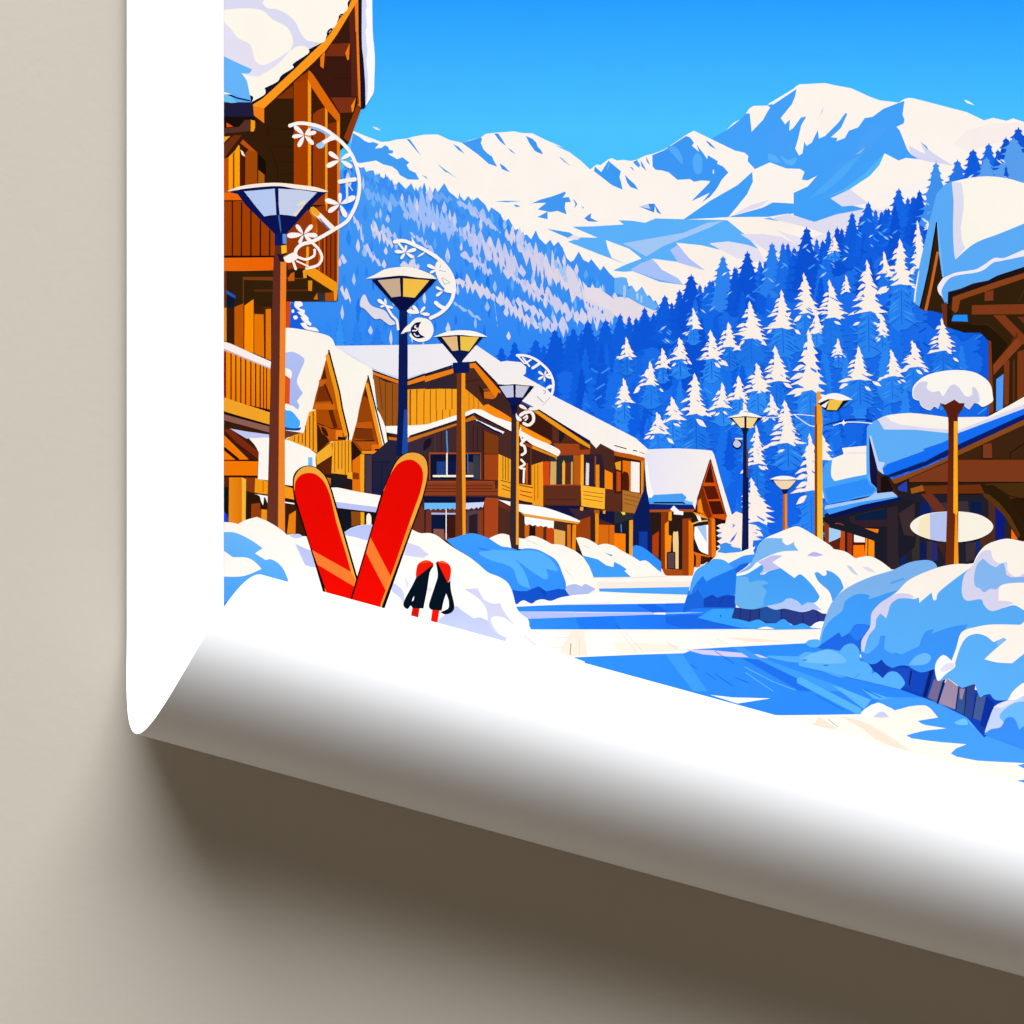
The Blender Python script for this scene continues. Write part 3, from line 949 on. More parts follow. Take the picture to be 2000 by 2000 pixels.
Z 0a4ccc L2.2 1946,404 1937,411
Z 1260dc L2.2 1696,721 1683,730
Z 0d56d6 L2.2 1376,977 1385,984
Z 3a96f8 L3 1620,563 1628,568
Z 0a4ccc L2.2 1078,775 1064,785
Z 0a4ccc L3 1039,918 1052,927
Z 3a96f8 L1.8 1770,636 1754,646
Z 0a4ccc L1.8 1588,1018 1571,1030
Z 0a4ccc L2.2 1668,730 1659,735
Z 2d8cf6 L2.2 1062,745 1048,755
Z 0a4ccc L2.2 1736,719 1749,728
Z 3a96f8 L1.8 1015,962 1001,971
Z 0a4ccc L1.8 1935,383 1943,388
Z 2d8cf6 L2.2 1476,705 1459,716
Z 0a4ccc L1.8 1304,954 1322,966
Z 3a96f8 L3 1958,418 1948,425
Z 3a96f8 L2.2 1325,857 1342,869
Z 3a96f8 L1.8 1087,809 1099,817
Z 2d8cf6 L3 1193,830 1182,837
Z 0a4ccc L1.8 1036,796 1025,803
Z 0d56d6 L3 1965,1004 1979,1014
Z 3a96f8 L2.2 1541,696 1549,701
Z 3a96f8 L3 1860,611 1843,622
Z 0a4ccc L1.8 1013,1006 1004,1013
Z 1260dc L1.8 1051,772 1042,778
Z 1260dc L3 1646,709 1629,720
Z 1260dc L2.2 1360,1008 1370,1014
Z 0a4ccc L1.8 1794,898 1784,904
Z 0a4ccc L1.8 1681,486 1693,494
Z 0d56d6 L1.8 1289,851 1277,860
Z 1260dc L1.8 1154,925 1139,935
Z 3a96f8 L2.2 1920,394 1911,400
Z 0d56d6 L3 1344,927 1353,932
Z 2d8cf6 L1.8 1209,923 1197,931
Z 3a96f8 L3 1375,758 1390,769
Z 1260dc L2.2 1722,563 1714,568
Z 1260dc L2.2 1883,563 1893,569
Z 0d56d6 L2.2 1756,444 1770,454
Z 2d8cf6 L1.8 1038,946 1024,955
Z 3a96f8 L2.2 1703,649 1692,657
Z 0d56d6 L3 1455,1013 1447,1019
Z 1260dc L2.2 1707,823 1723,834
Z 2d8cf6 L1.8 1825,448 1807,460
Z 1260dc L1.8 1482,639 1466,650
Z 1260dc L2.2 1520,663 1534,673
Z 2d8cf6 L2.2 1988,849 2002,858
Z 2d8cf6 L1.8 1212,695 1200,703
Z 2d8cf6 L1.8 1299,660 1314,669
Z 1260dc L3 1934,599 1921,608
Z 0d56d6 L2.2 1039,953 1029,959
Z 1260dc L3 1263,988 1275,996
Z 0d56d6 L2.2 1898,450 1910,457
Z 2d8cf6 L3 1247,733 1261,742
Z 0a4ccc L2.2 1659,974 1670,982
Z 3a96f8 L3 1965,563 1977,571
Z 0d56d6 L1.8 1425,919 1433,924
Z 1260dc L3 1264,834 1272,840
Z 3a96f8 L1.8 1189,913 1205,923
Z 1260dc L1.8 1029,864 1017,872
Z 1260dc L2.2 1176,710 1165,717
Z 3a96f8 L3 1591,517 1579,525
Z 1260dc L3 1279,1019 1269,1025
Z 0d56d6 L1.8 1660,566 1644,577
Z 1260dc L1.8 1473,866 1486,874
Z 0a4ccc L1.8 1067,885 1052,895
Z 0d56d6 L3 1749,936 1760,944
Z 3a96f8 L3 1943,770 1961,782
Z 3a96f8 L3 1497,605 1510,613
Z 1260dc L2.2 1582,957 1595,966
Z 1260dc L1.8 1280,973 1291,980
Z 2d8cf6 L1.8 1328,703 1342,713
Z 0a4ccc L3 1478,974 1488,981
Z 0a4ccc L1.8 1261,957 1274,966
Z 1260dc L2.2 1415,777 1431,788
Z 1260dc L2.2 1977,456 1963,466
Z 0a4ccc L1.8 1088,958 1105,969
Z 0d56d6 L2.2 1881,890 1869,898
Z 2d8cf6 L3 1271,1025 1262,1030
Z 3a96f8 L3 1375,694 1360,703
Z 3a96f8 L2.2 1537,734 1552,744
Z 0d56d6 L2.2 1405,615 1395,622
Z 1260dc L2.2 1604,712 1592,720
Z 0d56d6 L2.2 1802,668 1815,677
Z 0a4ccc L2.2 1339,952 1328,960
Z 3a96f8 L3 1011,905 993,917
Z 1260dc L1.8 1886,990 1900,1000
Z 1260dc L2.2 1164,723 1180,733
Z 0a4ccc L3 1407,958 1399,963
Z 0d56d6 L1.8 1688,811 1702,821
Z 0a4ccc L1.8 1710,853 1724,862
Z 3a96f8 L3 1156,739 1143,747
Z 0a4ccc L2.2 1265,804 1282,815
Z 1260dc L3 1235,850 1222,858
Z 2d8cf6 L3 1839,996 1829,1003
Z 3a96f8 L3 1028,805 1020,811
Z 0d56d6 L1.8 1016,880 1000,891
Z 1260dc L2.2 1800,820 1813,829
Z 0d56d6 L1.8 1669,763 1661,768
Z 1260dc L1.8 1046,979 1056,985
Z 0d56d6 L2.2 1106,1000 1123,1011
Z 0a4ccc L1.8 1050,938 1066,949
Z 3a96f8 L2.2 1918,748 1909,754
Z 0d56d6 L3 1704,660 1696,665
Z 1260dc L1.8 1728,849 1741,858
Z 3a96f8 L2.2 1589,629 1602,637
Z 0a4ccc L1.8 1472,655 1484,663
Z 0a4ccc L2.2 1376,677 1364,685
Z 0a4ccc L3 1074,832 1092,844
Z 0d56d6 L1.8 1280,816 1298,827
Z 2d8cf6 L2.2 1638,941 1651,949
Z 1260dc L2.2 1205,989 1221,1000
Z 1260dc L3 1783,707 1799,718
Z 2d8cf6 L2.2 1028,834 1044,845
Z 2d8cf6 L1.8 1953,880 1941,888
Z 0a4ccc L1.8 1060,855 1071,862
Z 0a4ccc L3 1602,991 1591,997
Z 3a96f8 L1.8 1474,630 1484,636
Z 2d8cf6 L3 1360,842 1375,852
Z 3a96f8 L1.8 1944,373 1935,379
Z 3a96f8 L3 1714,798 1722,803
Z 3a96f8 L2.2 1674,989 1691,1001
Z 2d8cf6 L2.2 1981,920 1965,931
Z 3a96f8 L2.2 1426,710 1414,718
Z 0d56d6 L2.2 1506,702 1519,711
Z 0a4ccc L3 1084,733 1072,741
Z 1260dc L3 1227,733 1216,740
Z 0a4ccc L3 1887,614 1895,620
Z 1260dc L2.2 1136,711 1119,722
Z 0d56d6 L2.2 1755,830 1769,839
Z 0d56d6 L3 1311,684 1319,690
Z 0a4ccc L2.2 1793,573 1805,581
Z 0a4ccc L2.2 1326,666 1310,677
Z 3a96f8 L3 1175,773 1163,781
Z 3a96f8 L2.2 1649,690 1633,701
Z 1260dc L2.2 1155,978 1145,986
Z 1260dc L2.2 1715,485 1702,494
Z 0a4ccc L2.2 1115,936 1107,942
Z 3a96f8 L3 1927,797 1910,809
Z 0d56d6 L2.2 1736,789 1726,796
Z 0d56d6 L3 1178,763 1169,769
Z 0a4ccc L2.2 1497,758 1490,763
Z 0d56d6 L1.8 1098,792 1111,801
Z 3a96f8 L2.2 1735,962 1727,967
Z 0a4ccc L3 1129,943 1114,953
Z 2d8cf6 L2.2 1249,962 1231,974
Z 1260dc L1.8 1199,1016 1182,1027
Z 0a4ccc L1.8 1929,590 1942,599
Z 2d8cf6 L3 1990,566 1979,573
Z 1260dc L2.2 1587,750 1600,758
Z 0d56d6 L3 1159,938 1149,945
Z 0a4ccc L3 1106,967 1122,977
Z 0a4ccc L2.2 1746,923 1733,932
Z 2d8cf6 L3 1459,577 1474,587
Z 0a4ccc L1.8 1623,593 1605,605
Z 3a96f8 L3 1697,847 1709,855
Z 1260dc L1.8 1959,785 1943,796
Z 0a4ccc L2.2 1748,960 1757,965
Z 0a4ccc L3 1920,967 1911,973
Z 1260dc L1.8 1462,665 1453,671
Z 3a96f8 L3 1181,750 1165,760
Z 1260dc L3 1814,774 1801,782
Z 0d56d6 L2.2 1111,817 1099,825
Z 2d8cf6 L2.2 1907,925 1917,932
Z 0d56d6 L2.2 1673,678 1688,688
Z 3a96f8 L1.8 1893,513 1882,521
Z 3a96f8 L3 1350,958 1362,966
Z 2d8cf6 L2.2 1685,597 1702,608
Z 3a96f8 L1.8 1922,651 1904,663
Z 2d8cf6 L2.2 1102,838 1111,844
Z 3a96f8 L2.2 1278,700 1266,708
Z 3a96f8 L2.2 1838,686 1854,697
Z 2d8cf6 L1.8 1139,786 1154,796
Z 3a96f8 L1.8 1668,521 1685,532
Z 3a96f8 L1.8 1873,716 1885,724
Z 1260dc L1.8 1670,997 1678,1002
Z 3a96f8 L3 1190,719 1175,729
Z 0a4ccc L1.8 1671,870 1687,881
Z 2d8cf6 L2.2 1194,827 1184,833
Z 3a96f8 L3 1664,949 1672,954
Z 2d8cf6 L1.8 1433,831 1416,843
Z 2d8cf6 L1.8 1642,841 1630,849
Z 1260dc L3 1188,783 1179,789
Z 0a4ccc L1.8 1659,1029 1673,1039
Z 2d8cf6 L3 1606,1030 1619,1038
Z 0a4ccc L1.8 1073,1010 1057,1021
Z 2d8cf6 L3 1853,790 1837,801
Z 0a4ccc L1.8 1567,530 1577,536
Z 0d56d6 L3 1880,721 1870,727
Z 2d8cf6 L3 1671,863 1657,873
Z 0a4ccc L3 1700,961 1690,968
Z 3a96f8 L3 1195,792 1207,800
Z 3a96f8 L1.8 1063,989 1073,995
Z 3a96f8 L2.2 1709,728 1696,737
Z 0a4ccc L1.8 1159,891 1146,900
Z 0a4ccc L3 1040,855 1030,861
Z 1260dc L3 1977,1004 1967,1010
Z 0d56d6 L3 1018,829 1026,834
Z 0a4ccc L1.8 1793,549 1804,557
Z 1260dc L3 1809,967 1795,977
Z 1260dc L1.8 1161,994 1151,1000
Z 2d8cf6 L3 1284,1003 1267,1014
Z 0a4ccc L2.2 1441,816 1459,827
Z 0d56d6 L2.2 1139,862 1155,873
Z 0a4ccc L2.2 1696,805 1708,813
Z 2d8cf6 L2.2 1107,843 1122,854
Z 3a96f8 L2.2 1574,741 1564,748
Z 2d8cf6 L1.8 1553,828 1564,835
Z 0d56d6 L1.8 1549,785 1558,791
Z 3a96f8 L1.8 1582,948 1573,954
Z 2d8cf6 L3 1690,589 1672,601
Z 3a96f8 L1.8 1487,559 1470,571
Z 1260dc L2.2 1869,504 1884,515
Z 2d8cf6 L2.2 1750,717 1762,725
Z 3a96f8 L3 1756,847 1763,852
Z 2d8cf6 L2.2 1364,893 1372,897
Z 0a4ccc L1.8 1161,917 1143,929
Z 0d56d6 L3 1097,912 1106,918
Z 3a96f8 L3 1749,500 1734,510
Z 1260dc L2.2 1777,491 1788,498
Z 2d8cf6 L3 1530,1023 1540,1030
Z 1260dc L3 1062,875 1049,884
Z 0d56d6 L3 1775,831 1761,840
Z 0d56d6 L2.2 1809,640 1795,649
Z 0d56d6 L3 1857,576 1873,587
Z 0a4ccc L3 1933,515 1951,527
Z 0a4ccc L1.8 1044,924 1034,930
Z 1260dc L2.2 1234,811 1243,816
Z 2d8cf6 L3 1366,759 1375,764
Z a8d0fc 1367,603 1374.4,606.2 1379.2,612.2 1372.6,609.2
Z 5aa8f8 1953,329 1943.9,332.2 1938.0,339.6 1946.1,335.9
Z 7cb8fa 1625,519 1628.8,520.9 1631.7,524.4 1627.8,522.7
Z 4a9cf6 1353,617 1344.3,620.2 1338.5,627.3 1346.4,623.8
Z 7cb8fa 1958,342 1966.7,345.4 1972.3,352.4 1964.6,348.9
Z 7cb8fa 1929,346 1936.8,348.9 1941.9,355.2 1935.0,352.0
Z 4a9cf6 1360,616 1355.1,617.5 1351.9,621.5 1356.3,619.5
Z a8d0fc 1364,607 1358.3,609.8 1354.2,614.9 1359.8,612.4
Z a8d0fc 1722,438 1714.1,441.7 1708.7,448.5 1716.1,445.1
Z 7cb8fa 1398,598 1389.6,601.4 1383.9,608.5 1391.7,604.9
Z a8d0fc 1648,487 1653.7,489.9 1657.8,495.0 1652.2,492.4
Z 5aa8f8 1880,368 1886.1,370.1 1890.1,375.1 1884.6,372.6
Z 7cb8fa 1524,553 1517.8,555.1 1513.8,560.2 1519.4,557.6
Z 4a9cf6 1363,608 1353.9,611.3 1348.0,618.8 1356.2,615.0
Z 5aa8f8 1300,647 1306.5,649.7 1311.0,655.3 1304.8,652.5
Z e4ecfa 1946,311 1953.2,314.1 1958.2,320.3 1951.4,317.2
Z a8d0fc 1496,542 1490.4,544.0 1486.6,548.7 1491.8,546.3
Z a8d0fc 1297,661 1304.5,664.2 1309.8,670.8 1302.6,667.5
Z 4a9cf6 1735,445 1726.7,448.4 1721.0,455.5 1728.8,452.0
Z e4ecfa 1902,340 1893.9,343.7 1888.7,350.2 1895.8,347.0
Z a8d0fc 1599,496 1593.2,498.6 1589.6,503.1 1594.5,500.9
Z 7cb8fa 1649,479 1655.0,482.1 1659.1,487.2 1653.5,484.6
Z 7cb8fa 1844,369 1849.7,371.3 1853.3,375.8 1848.3,373.6
Z a8d0fc 1548,494 1552.4,495.9 1555.4,499.7 1551.3,497.8
Z a8d0fc 1948,346 1954.7,349.0 1959.1,354.4 1953.1,351.7
Z a8d0fc 1931,344 1923.1,347.2 1918.0,353.6 1925.0,350.4
Z 5aa8f8 1889,360 1893.5,362.1 1896.8,366.2 1892.3,364.2
Z e4ecfa 1799,425 1807.2,428.7 1812.9,435.8 1805.1,432.2
Z 4a9cf6 1349,610 1343.7,612.2 1340.4,616.3 1344.9,614.3
Z a8d0fc 1737,460 1740.9,462.2 1743.8,465.8 1739.8,464.0
Z a8d0fc 1855,393 1860.1,395.3 1863.8,399.9 1858.8,397.6
Z 4a9cf6 1345,584 1340.2,586.3 1337.1,590.2 1341.3,588.2
Z a8d0fc 1808,395 1812.9,397.4 1816.1,401.4 1811.7,399.4
Z 5aa8f8 1466,574 1459.8,576.7 1455.7,581.8 1461.3,579.3
Z 5aa8f8 1368,573 1361.9,575.7 1357.9,580.8 1363.4,578.3
Z 4a9cf6 1755,448 1746.8,451.5 1741.5,458.1 1748.8,454.8
Z a8d0fc 1579,476 1571.5,479.4 1566.2,486.0 1573.5,482.7
Z a8d0fc 1430,569 1423.9,571.1 1420.1,575.9 1425.3,573.5
Z 5aa8f8 1526,512 1534.6,515.4 1540.3,522.5 1532.5,518.9
Z 5aa8f8 1820,411 1813.2,414.2 1808.6,420.0 1815.0,417.1
Z 5aa8f8 1672,456 1679.0,458.4 1683.4,464.0 1677.3,461.2
Z a8d0fc 1623,507 1627.8,508.8 1630.8,512.5 1626.7,510.6
Z 7cb8fa 1502,523 1493.2,526.6 1487.3,534.1 1495.5,530.3
Z 5aa8f8 1713,451 1720.8,454.7 1726.2,461.5 1718.8,458.1
Z 4a9cf6 1691,426 1698.5,429.2 1703.3,435.3 1696.7,432.2
Z 7cb8fa 1617,499 1611.2,501.8 1607.2,507.0 1612.8,504.4
Z 4a9cf6 1285,645 1290.0,647.1 1293.6,651.6 1288.7,649.3
Z a8d0fc 1574,486 1579.8,488.8 1583.8,493.8 1578.3,491.3
Z a8d0fc 1699,477 1703.2,478.7 1706.3,482.5 1702.1,480.6
Z 5aa8f8 1599,516 1607.7,519.8 1613.4,526.9 1605.6,523.4
Z a8d0fc 1724,460 1731.9,463.2 1736.9,469.5 1730.0,466.3
Z 5aa8f8 1592,503 1597.3,505.1 1601.1,509.9 1595.9,507.5
Z a8d0fc 1934,369 1938.5,370.6 1941.3,374.1 1937.4,372.4
Z 7cb8fa 1471,540 1466.4,542.0 1463.2,546.1 1467.7,544.1
Z 7cb8fa 1621,512 1626.9,514.8 1630.9,519.8 1625.4,517.3
Z e4ecfa 1953,310 1959.8,313.0 1964.0,318.2 1958.2,315.6
Z e4ecfa 1706,458 1700.1,459.8 1696.4,464.4 1701.4,462.1
Z a8d0fc 1615,531 1606.6,535.0 1600.7,542.4 1608.8,538.7
Z 4a9cf6 1675,451 1680.6,454.0 1684.6,459.0 1679.1,456.5
Z 4a9cf6 1535,517 1527.8,519.6 1522.9,525.8 1529.6,522.7
Z 7cb8fa 1691,431 1682.5,434.3 1676.6,441.7 1684.8,438.0
Z 7cb8fa 1499,542 1507.3,545.8 1512.9,552.8 1505.2,549.3
Z 4a9cf6 1303,643 1309.3,645.8 1313.3,650.9 1307.7,648.4
Z e4ecfa 1421,531 1413.7,533.5 1409.2,539.2 1415.5,536.3
Z a8d0fc 1385,572 1380.9,573.9 1378.1,577.4 1382.0,575.7
Z e4ecfa 1655,502 1649.0,504.5 1644.8,509.7 1650.6,507.1
Z 5aa8f8 1383,575 1376.3,578.2 1371.8,583.9 1378.0,581.1
Z 5aa8f8 1820,432 1811.0,435.7 1805.3,442.9 1813.2,439.3
Z a8d0fc 1302,636 1293.6,639.3 1288.2,646.2 1295.7,642.7
Z 4a9cf6 1292,663 1299.5,666.1 1304.2,672.0 1297.7,669.0
Z 2a1810 437,700 560,650 640,690 700,790 760,800 860,860 950,830 1000,860 1200,900 1300,960 1420,1010 1420,1115 1000,1115 437,1110
Z 1c1420 1600,1010 1700,960 1760,950 1860,900 2000,860 2000,1130 1640,1110 1610,1060
Z 14142c 437,0 690,0 650,60 600,130 500,200 437,260
t B 2e8cf6 1015,1085 120 260 1
t B 3596f8 1130,1060 150 300 2
t B 2a86f4 1290,1080 130 240 3
t B 2a80f4 1480,1130 140 220 4
t B 2f8cf6 930,1130 100 180 5
D 2c1c1c 0,1655 400,1530 620,1495 720,1700 0,1770
B 2c1c1c 1440,1580 1690,1660 1932,1610 1932,1760 1440,1660
t B 1660dc 700,905 460 420 8
B fdf8f4 ~ 705,912! 765,915 778,950 745,972 800,995! 790,1022 735,990 700,955
B fdf8f4 ~ 725,1010! 775,1012 838,1072! 820,1092 770,1052
B fdf8f4 ~ 690,1052 720,1045 732,1070 702,1082
B fdf8f4 ~ 755,1058! 802,1062 862,1122! 848,1142 795,1108
B fdf8f4 ~ 755,1120! 800,1112 832,1150 900,1160 935,1198! 870,1188 800,1170
B fdf8f4 ~ 672,1000 690,985 700,1010 680,1020
@snow_tree
u H fff2e6 925,625 190 500 921
u H fff2e6 140,780 120 150 933
u H fff2e6 760,800 300 480 922
u H fff2e6 610,920 130 230 923
u H fff2e6 450,1000 300 540 924
u I fff2e6 1785,640 240 420 902
u H fff2e6 93,1185 270 400 925
u I fff2e6 1575,800 270 400 903
u I fff2e6 1275,908 300 390 901
u I fff2e6 740,970 150 220 900
u I fff2e6 1900,980 120 230 941
u H fff2e6 585,1525 150 205 927
u H fff2e6 1155,1550 260 340 932
u I fff2e6 1075,1105 200 260 906
u I fff2e6 1830,1170 330 640 911
u I fff2e6 905,1178 205 300 905
u I fff2e6 110,1245 150 205 907
u I fff2e6 610,1250 190 225 904
u H fff2e6 175,1740 110 170 928
u H fff2e6 875,1760 240 280 930
u I fff2e6 1515,1328 260 370 910
u H fff2e6 370,1815 270 350 929
u I fff2e6 450,1348 140 205 908
u H fff2e6 675,1845 220 280 931
u I fff2e6 335,1475 200 245 909
u I fff2e6 1340,1490 260 290 912
u I fff2e6 755,1585 290 430 915
u I fff2e6 1170,1610 210 245 913
u I fff2e6 85,1630 160 255 916
u I fff2e6 1015,1675 200 260 914
u I fff2e6 1475,1780 150 220 918
u I fff2e6 540,1808 190 240 917
u I fff2e6 1605,1840 170 260 919
u I fff2e6 1220,1860 180 200 920
u F fff2e6 1620,-20 330 370 936
u F fff2e6 400,20 200 225 935
u F fff2e6 1335,140 200 410 937
u F fff2e6 1840,220 300 600 938
u G fff2e6 30,240 240 260 940
u F fff2e6 1290,640 380 460 939
s H fff2e6 925,625 190 500 921
s H fff2e6 1022,630 60 90 934
s H fff2e6 140,780 120 150 933
s H fff2e6 760,800 300 480 922
s H fff2e6 610,920 130 230 923
s H fff2e6 450,1000 300 540 924
s I fff2e6 1785,640 240 420 902
s H fff2e6 250,1140 90 180 926
s H fff2e6 93,1185 270 400 925
s I fff2e6 1575,800 270 400 903
s I fff2e6 1275,908 300 390 901
s I fff2e6 740,970 150 220 900
s I fff2e6 1900,980 120 230 941
s H fff2e6 585,1525 150 205 927
s H fff2e6 1155,1550 260 340 932
s I fff2e6 1075,1105 200 260 906
s I fff2e6 1830,1170 330 640 911
s I fff2e6 905,1178 205 300 905
s I fff2e6 110,1245 150 205 907
s I fff2e6 610,1250 190 225 904
s H fff2e6 175,1740 110 170 928
s H fff2e6 875,1760 240 280 930
s I fff2e6 1515,1328 260 370 910
s H fff2e6 370,1815 270 350 929
s I fff2e6 450,1348 140 205 908
s H fff2e6 675,1845 220 280 931
s I fff2e6 335,1475 200 245 909
s I fff2e6 1340,1490 260 290 912
s I fff2e6 755,1585 290 430 915
s I fff2e6 1170,1610 210 245 913
s I fff2e6 85,1630 160 255 916
s I fff2e6 1015,1675 200 260 914
s I fff2e6 1475,1780 150 220 918
s I fff2e6 540,1808 190 240 917
s I fff2e6 1605,1840 170 260 919
s I fff2e6 1220,1860 180 200 920
s F fff2e6 1620,-20 330 370 936
s F fff2e6 400,20 200 225 935
s F fff2e6 1335,140 200 410 937
s F fff2e6 1840,220 300 600 938
s G fff2e6 30,240 240 260 940
s F fff2e6 1290,640 380 460 939
@road
Z fff5e8 960,1080 1100,1095 1300,1105 2000,1080 2000,1660 1560,1560 1200,1420 900,1330 960,1200
N fde9da 1220,530 1932,520 1932,562 1235,578
N 4aa2f4 1235,578 1932,565 1932,625 1500,612 1240,600
N 2d8cfa/2274ec 605,712 1000,700 1932,688 1932,760 615,750
N b2bdee 620,750 1100,758 1650,760 1650,772 900,798 700,806
N 2f8cfa/1c72ee 700,806 1000,795 1650,773 1932,778 1932,886 710,886
N 1f78f2 1060,795 1350,785 1400,886 1090,886
N 1f66dc 1350,835 1410,886 1385,886
N 1a66e4 1520,700 1650,695 1780,755 1640,760
N 9fd0ff 1055,755 1064,755 1062,790 1056,790
N fbe4d0 1030,890 1120,890 1150,1085 1020,1095 930,1060 990,960
N f6dcc4 L6 910,950 1000,945
N f6dcc4 L6 890,990 990,985
N f6dcc4 L6 870,1022 980,1020
N 5a4a48 L5 1025,990 1018,1080
N e8cdb4 L5 1090,950 1088,1080
N fdecd8 1340,980 1600,990 1850,1010 1800,1055 1400,1070
N e6cdb4 L4 1400,905 1520,1060
N e6cdb4 L4 1430,900 1570,1055
N e6cdb4 L4 1750,985 1830,1040
O 1f74ee/2f88f6 0,985 300,980 420,1030 760,1030 720,1150 900,1200 1150,1240 1000,1262 0,1266
O 8cc4ff 0,1085 250,1078 420,1085 180,1095 0,1102
O 1c66e0 200,1110 400,1110 330,1140 520,1180 800,1255 150,1250 0,1190 0,1130
O 38a0ff 350,1140 500,1045 750,1035 720,1150 900,1190 1150,1250 1000,1260 820,1245 520,1185
O 1450b8 ~ 585,1115 595,1110 602,1122 594,1132
O fbe3d0 640,1350 900,1360 1350,1395 900,1400
O e8d4c0 L5 20,1405 150,1480
O e8d4c0 L5 540,1360 680,1430
O e8d4c0 L5 450,1395 540,1440
N 2f8cfa>2a80ee 1030,1098 1200,1090 1530,1076 O:200,1522 300,1480 700,1455 1500,1415 1700,1440 Z:1700,1290 2000,1400 2000,1500 V:390,458 0,465 Z:1560,1398 1440,1400 1300,1380
O 56aaf8 ~ 1090,1550 1440,1555 1520,1510 1650,1520 1760,1480 1880,1500 1932,1460 1932,1780 1500,1640 1300,1610
O d4c9ea 200,1480 500,1490 1000,1535 1110,1575 700,1560 400,1535
O 3f9afc 0,1530 180,1530 450,1932 300,1932 120,1700
O 3f9afc 720,1460 830,1455 1000,1560 1932,1900 1932,1932 1500,1932
O 1f6fe4 820,1575 1000,1590 1700,1932 1450,1932
O 0f50b8 L6 530,1500 740,1635
O 0f50b8 L6 440,1735 545,1810
O 0f50b8 L6 530,1745 725,1875
O 0f50b8 L6 750,1785 890,1840
O 0f50b8 L6 270,1645 340,1690
O 74c0ff L6 850,1670 1160,1830 1400,1920
O 74c0ff L6 860,1730 1160,1932
Q 54aefc L60 0,1440 520,1710
Q 1f6cdc L8 150,1570 390,1700
Q 5cb0fc 280,1480 420,1530 620,1610 560,1690
Q 54aefc 540,1515 760,1590 900,1660 640,1600
Q 1458c0 L7 560,1520 710,1595
Q 54aaf8 700,1590 1100,1590 1440,1760 1300,1932 1000,1932 900,1700
Z fffaf0 1387,1357 1430,1362 1505,1364 1440,1374
V 429af4/4a9df4 390,440 560,330 700,300 1932,300 1932,960 1200,900 760,665
V fff0e0 0,465 200,462 390,460 430,410 490,370 550,350 600,362 640,385 710,422 780,405 850,385 930,375 1000,375 1030,390 1060,415 1120,490 930,520 960,545 1000,560 1100,575 1200,592 1000,612 900,635 820,658 870,685 1000,705 1150,722 1390,742 1290,780 1240,830 1300,860 1500,898 1700,908 1932,920 2000,1800 -600,900 -560,470
V f9dec6 0,480 70,530 180,600 60,590 -60,560
V f9dec6 200,480 330,500 480,560 620,640 880,812 700,770 520,690 420,600
V 8a7a74 L5 85,505 180,580
V fbfaff ~ 395,470 430,410 550,352 640,385 700,420 600,450 520,485
V cdc7e6 505,485 560,440 600,430 630,450 658,485 580,492
V 429af4 1870,940 1932,925 1932,970
V 429af4 1860,1085 1932,1075 1932,1105
V 429af4 930,522 1120,492 1300,470 1500,600 1200,592 1000,560
V 6cc0fc ~ 1275,540 1340,505 1385,505 1400,555 1330,560
V 56b0fa ~ 1400,490 1470,450 1520,460 1540,500 1535,530 1570,570 1520,600 1430,560
@chalet|large wooden chalet with balconies and snow-covered roof at the left edge of the print
A 331d0a 36,960 300,960 700,700 1280,40 1345,1020 1325,1030 1215,1345 1130,1420 1120,1932 B:1110,905 650,912 660,1180 480,1480 36,1300
A 3a190f 1270,50 1060,400 840,660 860,690 1130,1080 1250,1080 1330,1020 1340,900 1290,300
A 57241a 1215,150 1270,60 1290,500 1305,910 1240,910 1235,520 1225,400
A 2a1208 L5 880,600 940,640
A 2a1208 L5 1060,740 1230,740
A 762d14 1045,415 1220,405 1200,530 985,530
A f07a10 1222,408 1180,500 1200,570 1216,560
A ee7a10 990,480 945,540 945,625 975,648
A 7c3018 1045,920 1280,920 1240,1060 1130,1065
A f39018 1280,925 1235,1000 1245,1062 1258,1045
A 8e3810 1295,980 1325,1040 1215,1345 1165,1300
A 7b3206 530,930 690,800 690,930
A 241506 L6 500,1220 700,1220
A 241506 L6 450,1388 695,1388
A 241506 L6 540,1530 695,1530
A 241506 L6 570,1640 695,1640
A 241506 L8 470,1395 540,1580 545,1740
A 241506 L6 455,1180 455,1300
A 180d05 360,1450 430,1520 430,1650 360,1600
A a33e02 695,775 828,750 830,1932 695,1932 B:695,600 830,600 A:830,1932 695,1932
A f5981a 828,750 858,765 858,1932 828,1932
A 9a3a05 820,680 840,660 830,750 700,772 760,720
A 3f1a05 862,820 990,1000 870,1060
A 983a08 875,1080 920,1040 990,1010 990,1932 875,1932
A f59a1a 990,1005 1013,1020 1013,1932 990,1932
A 4a2008 1015,1030 1105,1140 1015,1185
A 873008 1018,1170 1100,1150 1105,1932 1018,1932
A ef8310 1100,1140 1130,1095 1128,1932 1105,1932
A e06a0a 835,660 875,700 1130,1085 1120,1145 1100,1140 1000,1030 860,820 828,745
A 1f1c3c 36,975 160,970 300,960 320,1100 36,1105
A 5cacf8 36,860 140,900 290,940 300,965 36,965
A 6cc7f0 36,890 100,910 160,968 100,972 36,955
A 0a0f3f L14 36,872 160,925 300,955
A 1a0f08 36,1100 320,1100 360,1150 230,1200 36,1210
A e0500f 60,1155 125,1195 60,1200
A 553128 36,1210 180,1195 235,1130 290,1130 290,1235 36,1262
A f5a010 290,1130 330,1140 330,1200 318,1240 288,1240
A f5a812 36,1290 95,1285 36,1345
A c04a08 36,1500 80,1480 80,1932 36,1932
A ffa00f 80,1480 140,1420 175,1365 185,1385 185,1932 80,1932
A 8a3a08 120,1450 135,1430 135,1932 120,1932
A 4a1a08 185,1370 240,1450 240,1850 185,1850
A 6d2e12 36,1365 130,1275 205,1275 90,1420 36,1500
A a04808 240,1440 280,1400 350,1440 350,1800 235,1800
A c24f12 190,1350 215,1315 345,1435 280,1420
